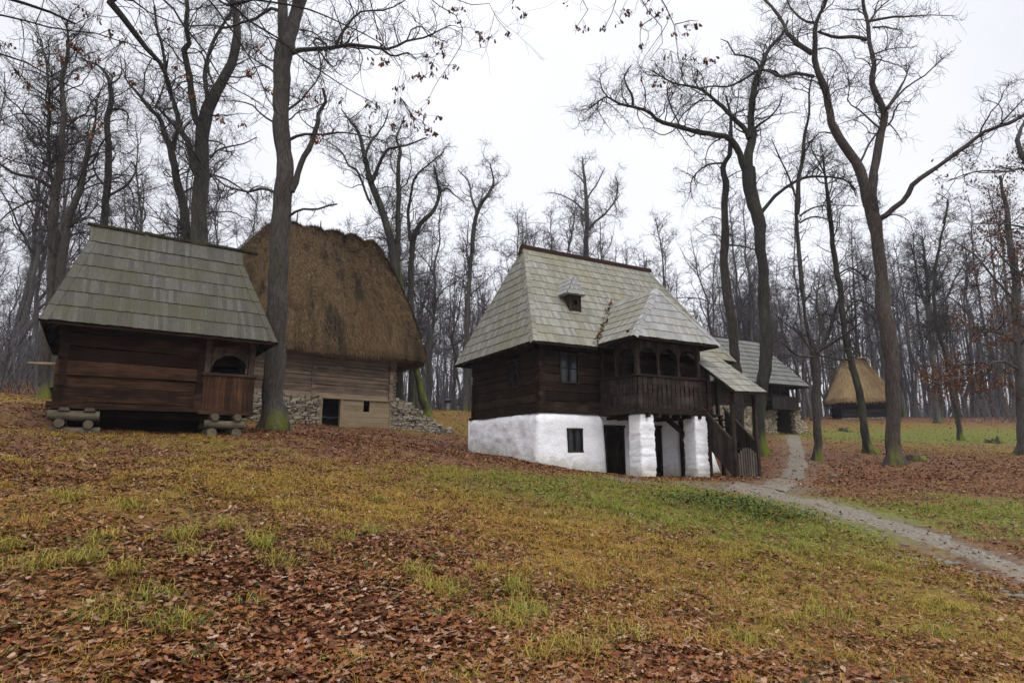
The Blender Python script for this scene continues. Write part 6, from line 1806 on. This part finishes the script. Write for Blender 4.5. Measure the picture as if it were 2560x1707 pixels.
def fallen_leaves():
    Vs, Qs, n0 = [], [], 0
    for (n, d0, d1, pw, size, segs) in ((105000, 1.6, 9, 1.3, .068, 2), (95000, 8, 20, 1.1, .074, 1), (60000, 18, 42, 1.1, .10, 0), (16000, 40, 64, 1.0, .14, 0)):
        x, y = scatter(n, d0, d1, pw)
        g, gr, dd = masks(x, y)
        pn = path_near(x, y)
        pr_ = np.clip(1.12 - .85 * g, .48, 1) * np.where(pn < .35, .16, np.where(pn < .7, .5, 1.0)) * (1 - .6 * dd)
        clump = fbm(x * 1.7 + 5, y * 1.7, 3)
        pr_ = pr_ * np.clip((clump - .15) * 3.0, .4, 1)
        k = (cg.uniform(0, 1, n) < pr_) & ~in_building(x, y); x, y = x[k], y[k]; K = len(x)
        p = np.stack([x, y, hgt(x, y) + cg.uniform(.004, .035, K)], 1)
        yaw = cg.uniform(0, 6.28, K); tilt = cg.normal(0, .2, K); roll = cg.normal(0, .22, K)
        L = size * cg.uniform(.55, 1.25, K)
        ax = np.stack([np.cos(yaw) * np.cos(tilt), np.sin(yaw) * np.cos(tilt), np.sin(tilt)], 1)
        sd = np.stack([-np.sin(yaw) * np.cos(roll), np.cos(yaw) * np.cos(roll), np.sin(roll)], 1)
        nn = np.cross(ax, sd)
        if segs == 2: prof = [(0, .02), (.16, .15), (.27, .10), (.42, .25), (.54, .15), (.70, .30), (.82, .18), (.92, .16), (1.0, .02)]
        elif segs == 1: prof = [(0, .03), (.3, .22), (.5, .15), (.75, .28), (1.0, .04)]
        else: prof = [(0, .08), (.55, .30), (1.0, .08)]
        m = len(prof); cu = cg.normal(.25, .35, K); cl = cg.normal(.35, .4, K)
        V = np.zeros((K, m * 3, 3))
        for i, (a, w) in enumerate(prof):
            c = p + ax * ((a - .5) * L)[:, None] + nn * (L * cl * (a - .5) ** 2)[:, None]
            wl_ = w * cg.uniform(.8, 1.2, K)
            for j, s in ((0, -1), (1, 0), (2, 1)):
                V[:, i * 3 + j] = c + sd * (s * wl_ * L)[:, None] + nn * (abs(s) * L * w * cu)[:, None]
        V[:, :, 2] = np.maximum(V[:, :, 2], (p[:, 2] - .03)[:, None])
        q = [(i * 3 + j, i * 3 + j + 1, i * 3 + j + 4, i * 3 + j + 3) for i in range(m - 1) for j in (0, 1)]
        Q = (np.arange(K)[:, None, None] * (m * 3) + np.array(q)[None]).reshape(-1, 4) + n0
        Vs.append(V.reshape(-1, 3)); Qs.append(Q); n0 += K * m * 3
    o_ = link('fallen_leaves', raw_mesh('fallen_leaves', np.concatenate(Vs), np.concatenate(Qs), smooth=True), M['fallen_leaf'])
    tag(o_, 'brown fallen oak leaves littering the slope', 'leaves', kind='stuff')
fallen_leaves()

def blades(x, y, h, w, lean, gr):
    K = len(x); z = hgt(x, y) - .01
    a = cg.uniform(0, 6.28, K); d = np.stack([np.cos(a), np.sin(a), np.zeros(K)], 1); s = np.stack([-np.sin(a), np.cos(a), np.zeros(K)], 1)
    b = np.stack([x, y, z], 1); up = np.array([0, 0, 1.0])
    V = np.zeros((K, 6, 3))
    m_ = b + up * (h * .6)[:, None] + d * (h * lean * .35)[:, None]
    t_ = b + up * (h * (1 - .45 * np.minimum(lean, 1.4)))[:, None] + d * (h * lean)[:, None]
    ww = w[:, None]
    V[:, 0] = b - s * ww; V[:, 1] = b + s * ww; V[:, 2] = m_ - s * ww * .75; V[:, 3] = m_ + s * ww * .75; V[:, 4] = t_ - s * ww * .15; V[:, 5] = t_ + s * ww * .15
    Q = (np.arange(K)[:, None, None] * 6 + np.array([(0, 1, 3, 2), (2, 3, 5, 4)])[None]).reshape(-1, 4)
    C = np.repeat(np.stack([np.ones(K), gr, np.zeros(K), np.ones(K)], 1), 6, 0)
    return V.reshape(-1, 3), Q, C
def grass():
    Vs, Qs, Cs, n0 = [], [], [], 0
    def put(x, y, h, w, lean, gr):
        nonlocal n0
        V, Q, C = blades(x, y, h, w, lean, np.clip(gr, 0, 1)); Vs.append(V); Qs.append(Q + n0); Cs.append(C); n0 += len(V)
    for (n, d0, d1, pw, hh, ww) in ((110000, 1.8, 9, 1.2, .075, .0022), (260000, 8, 20, 1.1, .085, .0032), (150000, 18, 44, 1.05, .10, .006), (40000, 40, 64, 1.0, .13, .012)):
        x, y = scatter(n, d0, d1, pw)
        g, gr, dd = masks(x, y)
        pn = path_near(x, y)
        fine = fbm(x * 2.6 + 60, y * 2.6, 3)
        pr_ = np.clip((g - .18) * 1.6, .03, 1) * np.clip((fine - .3) * 3, .1, 1) * np.where(pn < .40, .02, np.where(pn < .6, .5, 1)) * (1 - .85 * dd)
        k = (cg.uniform(0, 1, n) < pr_) & ~in_building(x, y); x, y, gr, g = x[k], y[k], gr[k], g[k]; K = len(x)
        put(x, y, hh * .8 * cg.uniform(.5, 1.5, K) * (.6 + .7 * g), ww * cg.uniform(.6, 1.2, K), np.abs(cg.normal(.95, .5, K)), gr + cg.normal(0, .18, K))
    # fine dead grass threaded through the litter everywhere
    for (n, d0, d1, ww) in ((150000, 1.8, 9, .0011), (170000, 8, 22, .0022)):
        x, y = scatter(n, d0, d1, 1.15); g, gr, dd = masks(x, y); pn = path_near(x, y)
        pat = fbm(x * .9 + 11, y * .9 + 4, 4)
        k = (cg.uniform(0, 1, n) < np.clip((pat - .34) * 4, .12, 1) * np.clip(.45 + .6 * g, 0, 1)) & (pn > .5) & ~in_building(x, y); x, y, gr = x[k], y[k], gr[k]; K = len(x)
        put(x, y, cg.uniform(.04, .12, K), ww * cg.uniform(.7, 1.4, K), np.abs(cg.normal(1.2, .5, K)), gr * .6 + cg.normal(-.12, .12, K))
    # tussocks
    nt = 420
    x, y = scatter(nt, 2.6, 17, 1.0); g, gr, dd = masks(x, y); pn = path_near(x, y)
    k = (cg.uniform(0, 1, nt) < np.clip(.20 + g * 1.1, 0, 1)) & (pn > 1.0) & ~in_building(x, y)
    x, y, gr = x[k], y[k], gr[k]
    fixed = [(650, 1385, .5), (480, 1410, .45), (370, 1520, .6), (430, 1590, .55), (280, 1560, .4), (210, 1420, .5), (230, 1380, .4), (860, 1365, .35), (1110, 1480, .45), (1290, 1475, .5), (1320, 1530, .7), (1270, 1560, .3), (1040, 1440, .4), (90, 1440, .4), (20, 1390, .4),
             (1330, 1650, .1), (1440, 1630, .2), (330, 1290, .5), (170, 1260, .4), (950, 1250, .4), (930, 1340, .5), (560, 1340, .4), (2070, 1545, .6), (1870, 1590, .5), (2340, 1590, .5), (1560, 1595, .3), (2230, 1440, .4), (700, 1425, .5), (450, 1360, .35), (310, 1460, .3)]
    for (px, py, gg) in fixed:
        p = ground_hit(px, py); x = np.append(x, p[0]); y = np.append(y, p[1]); gr = np.append(gr, gg + .15)
    for i in range(len(x)):
        big = i >= len(x) - len(fixed)
        m = int(cg.integers(40, 90) * (2.0 if big else 1)); r_ = cg.uniform(.06, .17) * (1.2 if big else .9)
        a = cg.uniform(0, 6.28, m); rr = r_ * np.sqrt(cg.uniform(0, 1, m))
        h = cg.uniform(.08, .22, m) * (1.15 if big else .8) * (1 if y[i] > 4 else .8)
        dist = math.hypot(x[i], y[i])
        put(x[i] + rr * np.cos(a), y[i] + rr * np.sin(a), h, np.full(m, .0013 + .00016 * dist), np.abs(cg.normal(1.15, .45, m)), np.full(m, gr[i]) + cg.normal(.05, .2, m))
    me = raw_mesh('grass', np.concatenate(Vs), np.concatenate(Qs), col=np.concatenate(Cs))
    tag(link('grass', me, M['grass']), 'short yellow green grass growing through the leaf litter', 'grass', kind='stuff')
grass()

def small_plants():
    g = np.random.default_rng(303); mb = MB()
    def leaf(p, s):
        a = g.uniform(0, 6.28); t_ = g.uniform(.1, .7)
        d = np.array([math.cos(a) * math.cos(t_), math.sin(a) * math.cos(t_), math.sin(t_)]); q = np.array([-math.sin(a), math.cos(a), 0])
        mb.add([p, p + d * s * .5 + q * s * .36, p + d * s, p + d * s * .5 - q * s * .36], [(0, 1, 2, 3)])
    for (px, py, r_, n) in ((1790, 1262, .9, 700), (1850, 1268, .8, 500), (1900, 1290, .8, 420), (1690, 1255, .5, 160), (1980, 1290, .6, 260)):
        c = ground_hit(px, py)
        for _ in range(n):
            x, y = c[0] + g.normal(0, r_ * .75), c[1] + g.normal(0, r_ * .75)
            leaf(np.array([x, y, hz(x, y) + abs(g.normal(.03, .07))]), g.uniform(.04, .09))
    o_ = mb.build('ivy', M['ivy']); tag(o_, 'low dark ivy patch beside the path below the white pillars', 'ivy', kind='stuff')
    mb = MB()
    x, y = scatter(900, 2.4, 11, 1.1); gm, gr, dd = masks(x, y); pn = path_near(x, y); cl = fbm(x * .8 + 40, y * .8, 2)
    for i in range(900):
        if pn[i] < 1 or cl[i] < .5: continue
        z = hz(x[i], y[i])
        for _ in range(int(g.integers(2, 6))): leaf(np.array([x[i] + g.normal(0, .03), y[i] + g.normal(0, .03), z + g.uniform(.02, .06)]), g.uniform(.025, .05))
    tag(mb.build('weeds', M['ivy']), 'scattered small green weeds among the fallen leaves', 'weeds', kind='stuff')
    mb = MB()
    x, y = scatter(170, 2.6, 14, 1.0)
    for i in range(170):
        L = g.uniform(.15, .7); a = g.uniform(0, 6.28); pts = []
        for f in np.linspace(0, 1, 5):
            xx, yy = x[i] + L * f * math.cos(a) + g.normal(0, .012), y[i] + L * f * math.sin(a) + g.normal(0, .012); pts.append((xx, yy, hz(xx, yy) + .02))
        mb.tube(pts, np.linspace(.007, .003, 5), 5)
    tag(mb.build('fallen_twigs', M['twig']), 'dead twigs lying in the leaf litter', 'twigs', kind='stuff')
small_plants()

# stones along the path, each one by itself
def path_stones():
    g = np.random.default_rng(304)
    variants = []
    for i in range(6):
        mb = MB(); mb.stone((0, 0, 0), (1, .75, .42), g, .7); o_ = mb.build('path_stone', M['grey_stone'], None, smooth=True); variants.append(o_)
    spots = []
    pts = [(1600 + x * .419, 1050 + y * .419, s) for x, y, s in
           [(1110, 605, .14), (1145, 622, .13), (1180, 640, .08), (1270, 648, .11), (1360, 672, .13), (1425, 722, .11), (1460, 705, .12), (1490, 770, .10), (1520, 785, .11), (1575, 745, .12), (1610, 790, .12), (1630, 825, .15), (1690, 830, .12), (1705, 872, .10),
            (1540, 795, .08), (1780, 825, .14), (1830, 850, .17), (1880, 845, .12), (1900, 875, .10), (1850, 870, .09), (1960, 915, .14), (2000, 925, .13), (2060, 905, .12), (2030, 970, .15), (2090, 995, .17), (2010, 950, .09), (2170, 1020, .13), (2230, 1000, .14), (2260, 1045, .15), (2200, 1040, .1),
            (870, 512, .13), (915, 517, .11), (975, 545, .13), (740, 482, .09), (790, 492, .09), (970, 402, .16), (1000, 385, .13), (1155, 345, .26), (1110, 362, .12), (1060, 455, .1), (1180, 484, .1), (1560, 628, .12), (1620, 640, .09), (1830, 705, .15), (1300, 522, .07), (1380, 488, .09), (1100, 300, .06), (800, 245, .07), (840, 120, .12), (820, 150, .1), (850, 175, .1),
            (500, 432, .08), (1880, 745, .06), (2130, 990, .08), (1400, 705, .06), (1330, 690, .06), (2245, 1020, .1), (1745, 800, .08), (1930, 895, .08)]]
    for i, (px, py, s) in enumerate(pts):
        p = ground_hit(px, py)
        o_ = variants[i] if i < len(variants) else variants[i % len(variants)].copy()
        if i >= len(variants): COL.objects.link(o_)
        o_.location = (p[0], p[1], p[2] + s * .02); s *= .52; o_.scale = (s, s * g.uniform(.8, 1.2), s * g.uniform(.7, 1.2)); o_.rotation_euler = (g.normal(0, .12), g.normal(0, .12), g.uniform(0, 6.28))
        if s > .125: tag(o_, 'largest rounded grey boulder where the two arms of the path fork', 'stone', 'stones along the path')
        else: tag(o_, 'small flat grey stone lying along the edge of the gravel path', 'stone', 'stones along the path')
path_stones()

def stump(px, py, r_, h, label, jag, material, top):
    g = np.random.default_rng(int(px)); p = ground_hit(px, py)
    root = empty('tree_stump', p); tag(root, label, 'stump')
    k = 18; aa = np.linspace(0, 2 * np.pi, k, endpoint=False); V = []
    zs = [-.15, 0, h * .4, h]
    for i, z in enumerate(zs):
        rr = r_ * (1.35 - .35 * min(1, max(z, 0) / h)) * (1 + .12 * np.cos(aa * 4 + 1) + g.normal(0, .04, k))
        zz = z + (g.normal(0, jag, k) if i == 3 else 0)
        V += [(rr[j] * math.cos(aa[j]), rr[j] * math.sin(aa[j]), zz[j] if np.ndim(zz) else zz) for j in range(k)]
    Q = [(i * k + j, i * k + (j + 1) % k, (i + 1) * k + (j + 1) % k, (i + 1) * k + j) for i in range(3) for j in range(k)]
    mb = MB(); mb.add(V, Q); mb.build('bark', material, root, smooth=True)
    V = np.array(V)[-k:] * (.99, .99, 1) - (0, 0, .005); c = V.mean(0); c[2] -= jag
    mb = MB(); mb.add(np.concatenate([V, c[None]]), None, [(j, (j + 1) % k, k) for j in range(k)]); mb.build('cut_top', top, root)
stump(2290, 1152, .30, .20, 'low sawn mossy stump beside the foot of the tallest meadow tree', .004, M['bark'], M['cut_wood'])
stump(2485, 1107, .42, .22, 'dark rotten stump on the green strip near the right edge', .09, M['bark_dark'], M['bark_black'])
stump(2112, 1078, .36, .22, 'dark weathered stump on the meadow below the thatched hut', .07, M['bark_dark'], M['bark_black'])

def brush_heap():
    g = np.random.default_rng(306); c = ground_hit(2441, 1042); c = np.array([c[0], c[1], hz(c[0], c[1])])
    mb = MB()
    for _ in range(150):
        a = g.uniform(0, 6.28); L = g.uniform(.8, 2.2); x, y = g.normal(0, .7), g.normal(0, .5); z = max(0, .75 - .5 * abs(x)) * g.uniform(0, 1)
        d = np.array([math.cos(a), math.sin(a), g.normal(0, .25)]); p = np.array([x, y, z + .05])
        mb.tube([p - d * L / 2, p + g.normal(0, .05, 3), p + d * L / 2], [.012, .025, .012], 4)
    r_ = empty('brush_heap', c); tag(r_, 'dark heap of cut branches at the far meadow edge', 'heap')
    mb.build('branches', M['bark_black'], r_)
brush_heap()
def litter_bin():
    p = at(1118, 1030, 45); z = hz(p[0], p[1])
    r_ = empty('litter_bin', (p[0], p[1], z)); tag(r_, 'small dark blue bin lid on a grey post at the wood edge past the barn', 'bin')
    mb = MB(); mb.tube([(.05, 0, -.2), (.05, 0, .75)], [.14, .13], 10); mb.build('post', M['grey_post'], r_)
    mb = MB(); mb.tube([(0, 0, .75), (0, 0, .82), (0, 0, .98), (0, 0, 1.05)], [.20, .27, .26, .12], 14); mb.build('lid', M['blue'], r_, smooth=True)
litter_bin()

# thin December haze over the clearing
mb = MB(); mb.box((-175, -35, -14), (175, 216, 52))
t = NT('haze_air'); t.N.remove(t.b)
pv = t.N.new('ShaderNodeVolumePrincipled'); pv.inputs['Color'].default_value = (.86, .88, .97, 1); pv.inputs['Density'].default_value = HAZE
pv.inputs['Anisotropy'].default_value = .2
t.L.new(pv.outputs[0], t.N['Material Output'].inputs['Volume'])
hz_o = mb.build('haze', t.m); tag(hz_o, kind='stuff')
